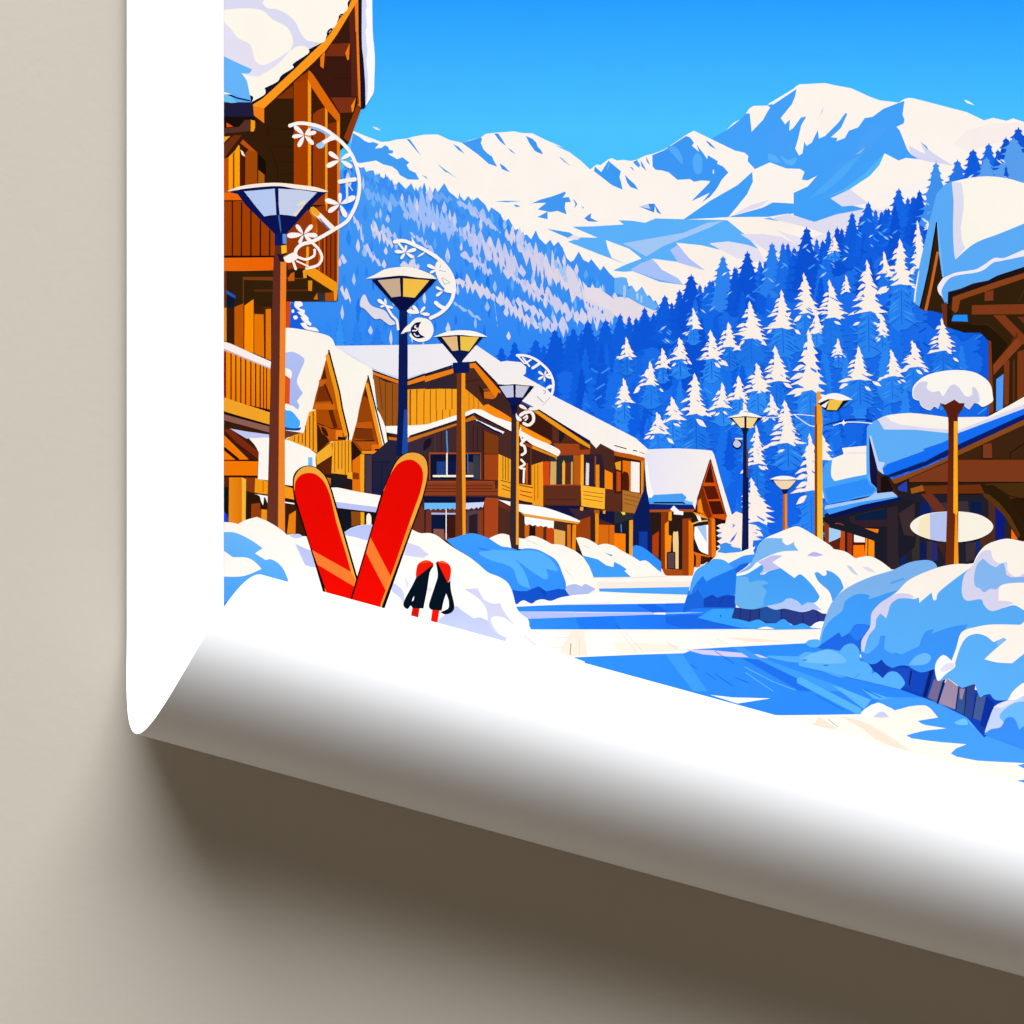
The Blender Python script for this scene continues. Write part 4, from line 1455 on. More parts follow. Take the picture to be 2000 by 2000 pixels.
A fff4e8 190,1410 215,1430 240,1480 205,1460
A b05c10 360,1600 418,1650 418,1740 360,1730
A 14142c 300,965 420,880 420,830 520,790 560,750 580,710 690,650 690,620 760,560 830,510 830,462 960,400 990,405 415,935 310,985
A ff9a1c 1240,0 1300,0 1270,50 1170,215 1100,330 1000,470 870,600 700,755 415,1022 415,1160 320,1090 310,985 400,930 700,655 870,490 985,385 1050,300 1120,185 1200,90
A f08019 318,1000 415,1022 412,1160 320,1090
A f57d12 1270,50 1303,0 1305,300 1318,700 1330,1020 1300,990 1290,700 1278,300
A 14142c 1303,0 1340,0 1337,400 1352,560 1367,770 1374,1000 1360,1022 1326,1028 1320,700 1305,300
A 6b3010 L7 1280,300 1292,700 1305,980
A fdfdff ~ 1337,0! 1435,0! 1440,300 1460,540 1455,760 1448,870 1410,940 1372,1000! 1367,770 1352,560 1337,400
A d8dcf4 1337,0 1375,0 1385,60 1370,100 1385,250 1370,290 1390,480 1378,560 1395,730 1390,930 1374,985 1367,770 1352,560 1337,400
A fff9ec ~ 36,0! 1240,0! 1205,40 1200,90 1120,170 1090,240 1010,330 990,385 960,403! 835,465! 830,505 690,600 690,640 580,710 540,770 420,830! 420,890 300,960! 290,900 36,890!
A dcdcf2 ~ 36,0! 430,0! 400,20 440,75 540,90 640,140 710,210 760,310 820,380 950,402! 835,463! 800,437 720,440 665,475 690,400 670,320 620,250 490,180 400,100 240,78 36,92!
A e6e2f4 ~ 36,210! 100,270 160,350 230,390 290,430 330,570 400,612 470,590 560,540 660,475! 590,560 500,640 360,722! 240,705 190,690! 300,655! 170,600 36,530!
A 66b6fb ~ 36,530! 180,600 300,655! 270,692 200,690! 250,760 275,870 290,950! 160,905 36,868!
A 14142c ~L12 1235,2 1215,15 1205,42
A 14142c ~L12 1158,135 1135,140 1120,168
A 14142c ~L18 1055,272 1025,290 1012,326
B ef6a0a A:36,1815 150,1820 190,1860 230,1932 36,1932
B 5a2005 A:36,1888 220,1888 225,1900 36,1902
B a34003 A:36,1902 260,1902 B:520,260 520,480 36,480
B 1c0d05 L12 115,-40 115,480
B 1c0d05 L12 203,-30 200,480
B 1c0d05 L13 291,50 290,480
B 1c0d05 L13 380,150 379,480
B 1c0d05 L13 468,240 467,480
B 1c0d05 L16 36,487 510,487
B f06c0c/ef6406 36,500 505,496 505,625 36,625
B 96380a 600,280 850,40 1000,0 1120,0 1112,740 820,590 640,610
B e88212 L26 850,50 900,150 905,260
B c05208 860,90 915,150 905,280 870,270
B 3a1404 L9 970,300 968,690
B 3a1404 L9 1005,290 1003,700
B 3a1404 L9 1045,280 1043,715
B 3a1404 L9 1085,270 1083,735
B d8650c L12 935,330 932,650
B d8650c L9 985,300 985,700
B f5981a 995,0 1013,0 1010,50 1000,60
B ff9a1c 1108,60 1122,50 1114,742 1104,738
B 33200c 36,630 820,610 1075,820 1110,800 1100,910 650,912 520,912 36,970
B 7a3d10 220,680 500,680 500,715 220,708
B 5b2a10 320,798 830,798 830,816 320,820
B 7a3a10 625,680 820,685 800,700 625,700
B d06010 640,695 665,650 700,632 700,718 640,718
B 2a1a0a 705,620 785,620 785,690 705,690
B f0a028 780,620 820,600 815,690 785,690
B e08a14 830,715 870,715 865,815 830,810
B f59a18 820,600 880,590 1110,740 1110,800 1100,905 1075,905 1070,820 820,660
B e06a10 880,890 915,830 922,895
B 30303c 925,830 985,835 985,908 925,905
B b05008 990,830 1072,825 1072,905 990,908
B 70300c 36,630 60,630 60,960 36,960
B 4a2a0a 36,960 480,960 480,1480 36,1300
B 7a4a18 L6 218,680 218,960
B 3a1c10 60,830 135,880 135,1340 60,1290
B 0c1c34 60,850 140,885 135,980 60,960
B 1f56c0 60,805 145,858 145,885 60,838
B c25a06 135,965 220,930 220,1370 135,1330
B ff9006 230,950 315,890 315,1400 228,1370
B e87806 322,1030 410,1035 415,1440 322,1400
B 3e2008 325,925 410,970 410,1030 325,1025
B e8780a 430,985 480,980 480,1470 430,1450
B e89010 36,970 60,970 60,1290 36,1280
B d9480a 625,912 662,912 655,1165 615,1165
B f88e0c>f07a08 36,1370 475,1550 475,1932 36,1840
C f5a628 36,-90 475,60 468,150 36,15
B f5a628 36,1815 475,1960 475,1990 36,1900
B 1c0d05 L11 103,1400 103,1840
B 1c0d05 L11 148,1410 148,1855
B 1c0d05 L11 195,1430 195,1870
B 1c0d05 L11 240,1445 240,1885
B 1c0d05 L11 290,1465 290,1900
B 1c0d05 L11 335,1485 335,1915
B 1c0d05 L11 378,1505 378,1930
B 1c0d05 L9 410,1520 410,1940
B 1c0d05 L9 438,1530 438,1950
B 8a0f08 L20 46,1385 46,1815
B fdf3ea 36,1290 100,1310 300,1400 480,1480 475,1550 300,1482 36,1370
B c8b0c8 L12 36,1362 300,1475 475,1545
C 1a0a05 L14 36,25 465,148
C 8e5f55 36,45 465,160 462,215 36,100
C 3a1c0c 36,100 462,215 455,660 36,640
C 7a2a10 36,190 90,180 365,400 355,485 240,400
C f57d08 36,240 270,470 36,475
C 2a0a05 L30 36,365 170,475
C 2a0a05 L12 160,325 350,470
C 2a0a05 L8 36,478 358,478
C f57a05 36,484 358,488 352,622 36,620
C 2a0a05 L12 36,628 355,630
C 5a2410 36,635 350,635 340,1080 36,1070
C 101418 36,730 80,730 80,1060 36,1060
C 1a3fe0 36,960 65,990 75,1030 75,1060 36,1058
C f08c14/e0780e 85,640 205,640 205,1070 80,1080
C f5b840 205,640 245,655 240,1060 205,1070
C 8a3a10 245,640 325,650 325,780 245,770
C 2a1808 245,770 380,810 440,940 440,1060 240,1060
C 943d10 295,890 375,880 390,1050 290,1050
C f09014 388,940 442,945 442,1070 388,1050
C f59a14 330,645 700,745 700,850 450,800 325,785
C 8a4a10 L6 405,670 405,780
C 1a0a05 L12 325,788 450,812 705,860
C fffaf4 ~ 325,795! 450,815! 455,900 430,840 415,830 405,900 385,860 370,815
C 3a1c08 610,880 830,940 800,1195 630,1175
C fffaf4 608,868 700,882 700,895 610,880
C e8800f 650,990 715,952 710,1172 630,1172
C fff9ef ~ 270,270! 460,258! 620,282! 780,330 905,415! 900,480 910,560! 860,600 690,720! 610,710! 450,668! 355,655! 365,405! 330,340
C c3c9f2 90,178 240,205 460,235 462,262 270,270 250,275
C 7cbcf6 830,450 870,448 872,530 830,530
@chalet|narrow twin-gabled chalets with steep snowy roofs beside the large chalet
B fff8ec ~ 612,1160! 700,1165 870,1195 1010,1232 1060,1270 1085,1330! 1420,1330! 1440,1560! C:1480,0! 1520,60 1560,170! 1585,355! 1560,375! 1400,300 900,320! 620,280! 
B eceaf6 1088,1332 1425,1335 1435,1540 1250,1450
B b4c4f4>a8b8f0 ~ 612,1395! 690,1388 770,1430 795,1475 760,1560 725,1670 780,1775! 725,1850! 745,1900 720,1940 660,1930 655,1700 612,1540!
B fff8ec ~ 612,1540! 660,1555 678,1590 670,1630 655,1640 612,1605
B e0521a 612,1605 660,1640 655,1885 612,1870
B fff8ec 612,1880 690,1900 730,1932 C:720,60 612,0
C 4aaafc ~ 612,5! 680,20 755,110! 742,168 680,178 612,165!
C 0f3f90 ~ 612,165! 700,178 765,165! 740,197 612,192!
C 6a3a28 612,195 790,222 700,245 612,272
C f5a01c 840,20 910,0 915,410 830,362 620,278 700,240 790,215 812,120
C 7a2a08 L8 740,240 740,310
C 7a2a08 L8 775,230 775,320
C 7a2a08 L9 805,150 805,345
C 7a2a08 L9 845,60 845,365
C 7a2a08 L10 878,20 878,385
C 7a2a08 L7 700,250 700,300
B b4560c 1022,1380 1100,1720 1150,1932 C:1205,240 1190,290 1050,300 915,400 905,0 B:870,1932 900,1800
B 5a1f08 985,1530 1005,1640 940,1650 905,1800 900,1800 955,1640
B c86014 930,1655 1005,1650 985,1690 940,1720
B 7a3008 930,1720 1000,1700 1060,1850 900,1860
B d0650f 890,1880 1080,1870 1090,1932 880,1932
B 4a1c06 L14 985,1690 1060,1880
C a84a04 915,0 1120,0 1190,190 1050,180 915,128
C 5a2408 1020,10 1060,0 1110,170 1070,178
C 2a1204 L9 915,128 1050,182 1180,185
C 3a1a08 915,140 960,165 1030,300 915,410
C c0540c 930,150 1000,160 1050,185 1160,185 1160,290 1040,290 960,220
C 3a1a08 ~ 955,160 1000,190 1020,250 985,240 960,200
C f08020 1090,195 1155,195 1155,285 1090,280
C 1a0f08 1110,255 1185,262 1180,285 1110,285
B f59a18 L40 1012,1420 1100,1760 C:1130,0 1190,240
B 17100c L15 1024,1372 1125,1760 C:1155,0 1212,235 1208,300
C f5a624 1060,300 1235,285 1240,620 1050,600
C 9a4a08 L7 1082,310 1080,590
C 9a4a08 L8 1116,300 1115,560
C 9a4a08 L8 1150,300 1148,560
C 9a4a08 L8 1180,295 1180,620
C 9a4a08 L8 1212,290 1210,630
C f3ac2c 905,420 1050,305 1060,430 910,525
C 5a2408 910,532 1052,445 1050,612 950,612
C 1c1c24 940,610 1245,655 1240,680 1080,735 1020,720
C f5a828 1200,590 1262,590 1262,662 1200,648
C d0701a 1010,640 1045,650 1040,720 1020,700
C 2a1408 1238,290 1330,380 1260,470 1245,480
B 9a4408 1393,1620 1420,1750 1460,1932 C:1530,400 1430,420 1330,400 1240,290 1290,110 B:1310,1932 1340,1800
B 4a1c08 1385,1680 1420,1850 1360,1800 1340,1850
C c4580c 1290,122 1430,112 1442,182 1275,172
C 3a1a08 L8 1275,178 1440,184
C 7a340c 1272,182 1430,190 1450,285 1262,270
C b85510 1270,280 1470,300 1500,370 1340,380
C 3a1a08 1250,285 1340,290 1450,285 1455,300 1300,300
C e87010 1430,330 1510,330 1520,400 1430,390
C 1c1008 1460,370 1520,370 1520,395 1460,385
C f0961a 1335,390 1485,392 1485,418 1335,415
B f59a1c L34 1383,1690 1440,1932 C:1530,395
B 17100c L13 1394,1612 1470,1932 C:1560,375
C e8720c 1248,482 1330,420 1330,790 1248,775
C f5a620 1322,420 1360,420 1358,790 1322,780
C 8a3a08 1248,590 1310,600 1310,660 1248,655
C 2a2438>1a2040 1365,425 1450,415 1590,290 1680,290 1680,560 1520,810 1365,790
C 4a3844 1370,430 1430,430 1430,790 1370,780
C 10142c L7 1440,500 1440,780
C 10142c L7 1525,495 1525,760
C 10142c L9 1440,495 1600,495
C b05010 1250,970 1325,970 1325,1110 1230,1110
C 14161e 1110,930 1470,970 1430,1090 1300,1090 1170,1160
C 8a4a14 1235,960 1330,965 1330,1080 1240,1100
C f0a818 1325,965 1360,965 1360,1095 1325,1095
C fff1d8 ~ 1380,1095! 1380,1010 1400,978 1425,1010 1425,1095!
C fffaf2 1040,735 1110,735 1300,775 1515,810 1465,972 1110,932
C bcc2f0 1080,868 1280,895 1485,920 1465,972 1110,932
C 14101a L10 1105,932 1465,974
@chalet|broad brown chalet with balcony, awnings and a long snowy roof in the middle of the print
D 4a2822 440,1560 620,1500 960,1800 E:1700,320 1900,330 F:0,400 300,460 300,1000 350,960 440,1490 300,1400 E:1932,1300 1560,1340 830,1220 400,1260 0,1180 C:1600,1100 1680,300 1580,200
B ecebf6/fff6ea 1085,1330 1690,1322 1932,1318 D:310,1310 600,1310 640,1330 860,1480 920,1472 1050,1485 1100,1530 1095,1590 1070,1610 1300,1740 U:610,1020 1932,1700 F:0,175 200,270 320,375 300,460 280,465 0,390 E:1800,320 1760,365 1700,300 1200,-10 D:900,1770 620,1475 400,1510 0,1640 B:1932,1590 1750,1645 1700,1640 1430,1540
B d4d8f2 1435,1545 1700,1630 1760,1630 1932,1580 1932,1600 1760,1650 1690,1650 1435,1560
D 14122a L10 0,1650 400,1520 
B 14122a L10 1436,1562 1690,1655 1760,1655 1932,1595
B e87a14 1440,1575 1690,1660 1690,1692 1440,1600
D f08018 -20,1668 410,1545 415,1590 -20,1730
B f08018 1760,1670 1932,1610 1932,1660 1765,1700
B 3a2424 1440,1600 1680,1690 1690,1740 1440,1640
B 2c2226 1760,1705 1932,1655 1932,1735 1765,1745
D 342630 -20,1725 440,1580 450,1740 300,1732 -20,1745
B 9a5418 1440,1600 1560,1670 1680,1690 1680,1932 C:1670,150 1560,155 1490,0
B 5a2408 L6 1500,1630 1530,1932
B 5a2408 L6 1560,1680 1560,1932
B 5a2408 L6 1625,1690 1625,1932
C 5a2408 L6 1560,0 1560,150
C 5a2408 L6 1625,0 1625,150
B f9a41e 1770,1742 1932,1735 1932,1932 C:1932,135 1770,150
D f9a41e -20,1745 300,1735 450,1738 450,1932 E:450,62 160,140 0,152 C:1770,150
B 7a3a0c L7 1790,1742 1790,1932
B 7a3a0c L7 1855,1740 1855,1932
C 7a3a0c L7 1790,0 1790,145
C 7a3a0c L7 1855,0 1855,140
D 7a3a0c L7 10,1745 8,1932
D 7a3a0c L7 70,1745 68,1932
D 7a3a0c L7 137,1745 135,1932
D 7a3a0c L7 197,1745 195,1932
D 7a3a0c L7 250,1740 250,1932
D 7a3a0c L7 340,1738 340,1932
D 7a3a0c L7 400,1738 400,1932
E 7a3a0c L7 8,0 8,148
E 7a3a0c L7 68,0 68,145
E 7a3a0c L7 135,0 135,140
E 7a3a0c L7 195,0 195,125
E 7a3a0c L7 255,0 255,110
E 7a3a0c L7 310,0 310,95
E 7a3a0c L7 380,0 380,80
D 4a2a20 525,1560 600,1540 815,1820 740,1860 690,1870 525,1730
D 3a1c14 L10 530,1670 700,1640
D 8a4a14 690,1740 790,1715 800,1740 700,1770
D cf6a14 700,1770 820,1745 830,1800 790,1835 705,1825
D 33190f 650,1690 700,1750 705,1860 660,1760
D f59a1e 525,1735 640,1830 700,1900 830,1930 E:960,80 960,185 620,0 520,40
D b8600f L6 560,1760 560,1932
D b8600f L6 605,1800 605,1932
D b8600f L6 650,1840 650,1932
D ff8c14 700,1890 740,1880 830,1932 E:960,85 960,180 760,80
D ef8010 565,1500 620,1490 862,1765 815,1825 608,1540 570,1540
D 14122a L13 560,1492 622,1480 830,1690
D 3f2620 840,1765 960,1900 960,1932 830,1932 740,1880 690,1880 810,1822
E fffaf2 C:1560,155 1670,152 E:0,150 160,140 440,52 525,25 600,-5 680,0 800,65 960,122 960,215 620,40 520,75 440,100 0,250 C:1770,268 1675,232 1570,215
E 14122a L12 0,250 440,108 525,72 610,36 960,212
E c8701c 0,268 440,130 525,95 600,55 640,90 600,98 440,150 0,305 C:1770,312 1770,275
C c8701c 1590,255 1675,268 1675,292 1590,285
E 3a2a34/4a2822 0,308 440,155 600,98 850,230 850,665 160,690 130,900 0,900 C:1770,320
C 3a2a3a 1770,315 1932,250 1932,560 1770,420
E 5a3830 L6 240,220 240,400
E 24161c L6 300,210 300,400
E 24161c L6 600,140 600,400
E 24161c L6 640,150 640,400
E 24161c L6 690,170 690,400
E 3f3038 L20 540,120 540,400
E 1c1424 ~ 140,300 200,270 200,330 150,380 130,390
E fdfdff 620,90 700,125 800,170 895,210 875,232 800,200 720,155 640,115
E 10104a L18 640,112 790,195 870,228
E 7d3a12 700,195 840,260 840,420 700,420
E a04216 705,418 840,422 838,665 705,660
E 2a1410 L6 705,418 840,420
E 2a1410 L8 700,200 698,660
E 0c1430 195,420 665,420 665,660 195,660
E 1f3f80 255,490 345,490 345,615 255,615
E 0a1a48 362,490 440,490 440,615 362,615
E 544044 545,490 610,500 610,620 545,615
E 343c48 600,430 660,430 660,655 600,655
E 10183a L8 250,485 440,488
E a8481c L12 190,660 190,412 670,412 670,660
E 2f6fd0 L10 548,420 548,600
E fdf0d8 L14 352,410 352,618
E 4a94e0 L13 350,200 352,300 358,405
E fff2d8 L20 222,627 598,627
E 8a3c1e 160,680 800,680 800,745 838,745 838,810 130,810
E a8481c L10 165,680 800,680 800,740
E 4a1c0c L6 150,718 780,718
E 4a1c0c L6 145,745 780,745
E 4a1c0c L6 140,772 830,772
E 0c1638 130,818 720,825 700,880 140,880
E 6b3020 0,1000 100,880 140,950 435,950 440,1240 0,1240
E 2a1c24 140,945 155,945 150,1160 138,1160
E b8b4d8 205,972 435,975 435,992 205,992
E 0c1838 205,990 435,990 435,1160 205,1170
E 3a1810 360,1000 435,1000 435,1220 360,1200
E 8a5448 225,1125 325,1128 325,1225 225,1200
E 544048 535,960 660,950 660,1200 535,1180
E 2c1c24 560,1000 640,980 640,1180 560,1180
E 8a3810 655,960 690,940 690,1210 655,1190
E a8421a 705,860 720,830 838,835 832,1215 705,1215
E fff4e0 L9 345,930 345,1225
E 6cb8f4 140,880 435,880 435,935 420,945 405,930 380,945 360,930 335,945 315,932 290,948 270,932 245,948 225,935 200,950 180,935 140,945
E d4d8f4 530,880 705,872 690,925 670,915 650,935 630,920 605,940 585,925 560,942 530,938
E 4a2a24 838,250 960,215 960,480 838,440
E f5a824 838,418 955,470 955,838 835,815
E 7a3a08 L7 880,440 880,660
E 7a3a08 L7 905,450 905,665
E 7a3a08 L7 930,460 930,670
E 7a3a08 L8 860,668 955,690
E 7a3a08 L7 870,710 955,745
E 7a3a08 L7 870,745 955,770
E 4a2a20 835,910 960,960 1600,1080 1600,1330 835,1210
E 2a1a20 838,840 960,860 1030,890 1030,960
E 3c211c 1030,240 1160,330 1390,440 1390,720 1030,720
E 6b3010 L14 1145,370 1145,700
E f59c1e 1150,525 1260,488 1260,915 1150,895
E 9a5a0c L6 1180,530 1178,860
E 9a5a0c L6 1210,520 1210,840
E c8540c 1095,505 1115,505 1115,700 1095,700
E ffa426 1030,700 1160,715 1155,885 1030,850
E 7a3208 L9 1035,712 1165,738
E 7a3208 L8 1040,765 1150,785
E 7a3208 L8 1040,800 1155,830
E 2a120c L16 1035,865 1155,885
E d04a10 1255,500 1280,488 1320,490 1320,715 1262,715
E 2c2c34 1320,440 1615,430 1610,710 1320,712
E d4aa60 1330,490 1385,490 1382,708 1325,708
E 5a2c20 1470,500 1520,500 1520,705 1470,705
E f8b030 1440,510 1455,475 1468,510 1465,708 1440,708
E d8a850 L16 1531,495 1530,705
E b85a12 1545,430 1618,430 1612,712 1545,700
E 55261a 1050,140 1200,20 1700,360 1600,325 1340,305 
E 3c1a12 1180,20 1340,120 1345,290 1260,250 1050,140
E 1f1a1a 1410,190 1470,230 1430,310 1350,300
E 5a2c24 1355,180 1410,210 1408,310 1352,295
E a0431a 1350,318 1600,325 1605,380 1705,372 1700,420 1420,432 1410,380
E 5a2410 1605,340 1700,375 1605,378
E ff9312 1040,140 1330,295 1340,320 1300,330 1180,330 1040,215
E 140f44 L24 1195,-5 1450,155 1700,305
E ef9818 1165,15 1215,10 1450,165 1700,335 1705,368 1600,312 1420,195
E fff5ea ~ 1030,190! 1080,215 1180,270 1300,320 1400,370 1422,405 1400,442! 1280,385 1160,332 1080,270 1030,248!
E ef8c16 1150,335 1280,395 1390,440 1385,475 1370,452 1150,365
E a8461a 1085,310 1160,345 1155,365 1090,340
E 2c2030 1645,425 1932,420 1932,760 1645,720
E ffb028 1615,425 1642,425 1642,712 1612,712
E e8d8dc 1665,500 1695,508 1690,715 1660,712
E 8a4a14 1745,440 1760,440 1755,720 1745,700
E f08a14 1755,520 1790,520 1790,740 1755,735
E 4a2820 1800,380 1932,410 1932,600 1840,570
E ff8a0a 1840,565 1915,600 1915,755 1840,745
E 5f2d1e 1265,718 1615,710 1610,905 1265,895
E b04a14 L9 1265,712 1610,710
E 3a1810 L6 1280,850 1570,850
E 14143c 1265,905 1610,908 1740,960 1932,960 1932,1085 1710,1000 1580,1045 1400,960
E 3a2430 1500,930 1720,950 1710,1010 1580,1040
E 5b2c1c 1850,750 1932,760 1932,955 1850,950
E ffb52e 1615,712 1845,745 1840,942 1620,910
E 8a5a10 L6 1640,770 1830,795
E 8a5a10 L6 1640,803 1830,833
E 8a5a10 L6 1640,840 1820,868
E f5a828 1610,912 1640,922 1636,955 1608,950
E f5a828 1825,945 1850,950 1842,985 1824,978
E 160f18 L9 1610,912 1845,950
F 5a2c1e 0,770 72,770 75,965 0,955
F 3a1a10 0,430 60,440 290,480 240,800 0,790
F f0a020 5,500 60,485 60,575 15,560
F c8480c 20,580 60,590 60,770 20,770
F e8720c 78,478 152,490 155,770 78,760
F 4a1c0c ~ 80,760 80,600 110,590 135,620 135,770
F fff4ea 155,488 240,500 240,785 155,772
F 1c1414 238,490 250,490 250,790 238,790
F ef8a1c 250,482 278,490 272,805 250,790
F b0702c 75,758 278,800 275,1010 250,985 75,965
F 7a4414 L5 90,800 265,840
F 7a4414 L5 90,840 265,880
F 7a4414 L5 90,880 265,925
F 2a1410 L8 72,470 72,960
F c05a14 0,395 150,420 300,458 290,492 0,432
F 14122a L9 0,338 115,370
F 14122a L9 175,385 215,392
F 14122a L5 235,398 290,420
F 2a2a34 0,965 75,970 240,1000 240,1030 60,1085 0,1085
F f5d040 60,965 100,968 105,990 80,995
F f0a828 240,990 275,1010 250,1030 238,1025
F 0c1c58 175,1020 300,700 350,960 350,1410 175,1290
F 123a9a 232,1150 312,1150 312,1340 232,1300
F 1a1c28 0,1080 180,1030 180,1390 0,1300
F ff8008 0,1165 105,1172 105,1390 0,1310
F 5a8ad8 L8 62,1080 66,1160
F f0a028 140,1045 175,1040 172,1400 138,1380
E 9a4010 1575,1050 1705,1008 1705,1240 1560,1210
E 3a2018 1708,960 1755,970 1752,1270 1708,1240
E ef8c14 1750,975 1785,985 1785,1270 1752,1265
E b0580f 1740,945 1790,945 1790,985 1740,975
E d86a12 1785,1085 1932,1090 1932,1290 1788,1280
E b85010 1875,1090 1885,1090 1885,1290 1875,1290
E d2640c 1085,1085 1130,1095 1125,1220 1085,1200
E 1f1410 1130,1095 1185,1100 1185,1200 1130,1200
E b85010 1188,1095 1262,1105 1260,1250 1188,1230
E c2400f 1290,1110 1360,1115 1355,1270 1290,1250
E e8a850 1362,1125 1468,1148 1466,1300 1362,1270
E e07008 1487,1085 1520,1085 1520,1310 1487,1300
E ef8a10 1538,1085 1572,1085 1565,1340 1530,1330
E 6b2e18 838,865 950,915 955,965 838,912
E fffdf8 ~ 835,850! 950,868 1030,890! 1260,920 1500,1000 1612,1052! 1600,1062! 1080,985! 1030,960! 950,910
E f0a030 1030,955 1085,982 1610,1062 1590,1080 1350,1045 1085,1005
E fffcf4 1085,1008 1362,1050 1358,1122 1335,1112 1310,1118 1290,1100 1262,1108 1240,1095 1210,1105 1185,1088 1160,1098 1135,1082 1100,1092 1085,1070
@chalet|small pavilion with thick snow on its steep gabled roof at the end of the printed street
F 2a1a14 330,900 760,945 880,1030 1050,1060 900,1100 760,1110 740,1450 650,1566 350,1350
F ebe8f6/fff6ea ~ 310,375! 560,366 730,372 900,385 925,400 945,440 1000,640 1070,870 1110,1000! 1060,1000! 905,470! 780,850! 760,945! 740,900! 330,890! 300,700! 285,480
F fffaf2 ~ 300,480 325,600 345,720 370,790 350,830 320,820 300,700
F 4aa0f4 370,805 500,798 640,790 682,828 655,870 740,875 735,900 330,890 318,830 350,830
F 74c0f8 660,850 735,872 735,890 660,890
F 12142a L14 373,878 650,878 665,890
F 12206a 332,900 740,898 762,945 335,945
F b0501a 330,945 755,940 740,966 335,968
F d8500c 905,468 1068,1045 1045,1077 940,1077 885,1025 780,965 780,850
F 4a1408 905,500 942,690 850,688
F 5a1a08 830,722 950,720 992,842 868,850
F 4a1408 870,865 1000,862 1042,985 915,988
F c04410 L16 835,735 925,1010
F 7a2a08 780,860 830,720 920,1010 885,1030
F f58a14 790,860 815,838 842,985 790,960
F 2a120a L9 905,468 780,850
F 2a120a L9 905,468 1068,1045
F 2a120a 945,1020 1060,1045 1040,1077 945,1077
F f0a028 740,965 830,990 890,1030 780,1010
F b03c0c 358,1190 420,1145 415,1400 358,1360
F 8a3410 440,970 502,970 500,1510 440,1500
F ff8a10 475,1080 512,1048 512,1510 478,1500
F f0a018 510,968 540,958 540,1048 508,1045
F f0901a 512,1180 540,1190 530,1340 512,1340
F f5cd90 ~ 555,1350! 553,1170 580,1155 603,1180 605,1502! 578,1502!
F 963c10 642,1030 725,1022 705,1566 640,1566
F ef7a10 700,1040 728,1060 745,1100 752,1500 740,1566 700,1566
F 584048 498,1348 572,1345 572,1505 498,1498
F 1c0d0a L8 498,1348 572,1345
F 1c0d0a L8 572,1345 572,1505
F 1c0d0a L8 498,1348 498,1500
F 1c0d0a L8 498,1500 572,1503
F a8480e 450,1505 640,1510 650,1566 480,1566
F e8b060 L14 730,1080 800,1055 880,1045
F fdfdff 525,942 560,905 612,955 652,962 648,995 560,988 560,965
F fff4ec ~ 770,990! 810,1010 822,1060! 795,1050
F fffdf8 ~ 757,1105! 885,1085! 885,1370! 800,1325 755,1220
F aac8f2 775,1100 865,1090 872,1255 
F 1c1a2c 745,1130 757,1220 800,1325 745,1340
F b04a10 885,1055 920,1030 945,1390 885,1385
F ef7a10 915,1030 948,1030 960,1395 918,1395
F e06a10 748,1340 905,1385 885,1400 762,1375
F 1c1410 750,1375 770,1385 768,1480 750,1490
F e0680f 770,1375 815,1385 810,1480 768,1490
F 4a1a08 815,1378 900,1395 815,1450
@chalet|dark chalet with hanging snow and carved timber braces at the upper right of the print
H 33200c 1130,600 1250,1100 1932,1050 1932,1932 S:1932,980 1600,1020 1595,315 1520,240 1370,240 1190,180 1160,60 H:940,1450
H 33200c 1110,640 1170,1160 1125,1230 1150,1420 1140,1490 1000,1480 940,1450
H 5cacf8 1110,370 1195,285 1245,262 1600,240 1932,260 1932,1072 1750,1130 1600,1195 1450,1225 1330,1275 1215,1305 1228,1400 1195,1428 1165,1370 1125,1290 1180,1180 1130,900 1112,630 1035,1080 945,1445 890,1400 935,1100 1040,640 1090,440
H 74bafc 1110,640 1118,640 1180,1180 1160,1160 1130,940
H fff9ec ~ 1250,268! 1400,232 1550,215 1700,222 1820,245 1932,280! 1932,660! 1700,755 1510,825 1400,895 1285,1000! 1270,900 1262,700 1268,450
H e0dff2 1250,268 1340,272 1362,400 1362,520 1335,700 1345,820 1378,890 1285,1000 1268,880 1262,640 1268,450
H f3edf9 ~ 1165,1175! 1280,1125 1400,1105 1480,1090 1560,1045 1650,985 1740,985 1840,945 1932,905! 1932,968! 1720,1012 1640,1030 1560,1092 1480,1122 1300,1150 1215,1190 1155,1290 1165,1360! 1125,1310 1118,1250
H c8662a L26 1118,930 1060,1230 1005,1478
H 14100c L14 1108,650 1035,1090 955,1450
H f2ecfa 890,1400 900,1300 935,1110 945,1110 915,1300 905,1400
H 1c1418 1215,1312 1330,1280 1500,1222 1560,1215 1680,1150 1932,1068 1932,1125 1700,1200 1260,1345 1240,1420 1210,1450
H 8a4318 1260,1352 1660,1212 1932,1125 1932,1178 1600,1290 1330,1380 1310,1480 1283,1505 1250,1470
H 33200c 1330,1390 1600,1300 1932,1185 1932,1410 1440,1420 1430,1520 1320,1520
H 7d3a1a 1562,1305 1645,1288 1640,1385 1560,1390
H 4a2c10 L8 1880,1400 1932,1290
H 80391a 1440,1430 1932,1420 1932,1515 1440,1518
H 1e90ff 1268,1522 1395,1520 1402,1585 1248,1580
H 6b3018 1150,1420 1205,1400 1205,1640 1172,1605
H 241608 1210,1450 1250,1480 1245,1600 1400,1600 1600,1620 1780,1800 S:1640,545 1600,320 1520,240 1370,240 1205,180
H 3f2810 L8 1440,1610 1590,1612 1680,1690
S 7d3818 1640,75 1750,75 1932,260 1932,350 1900,345
S 5a2c12 1815,310 1870,240 1870,330 1815,400
S 7a3818 1870,420 1932,400 1932,860 1868,880
S 5a2c12 1825,510 1845,480 1845,880 1825,890
S 7d3818 1742,510 1795,500 1788,910 1745,930
S 8a401c 1640,545 1860,290 1915,350 1645,640
S 7d3a1c 1598,315 1622,320 1645,985 1600,1010
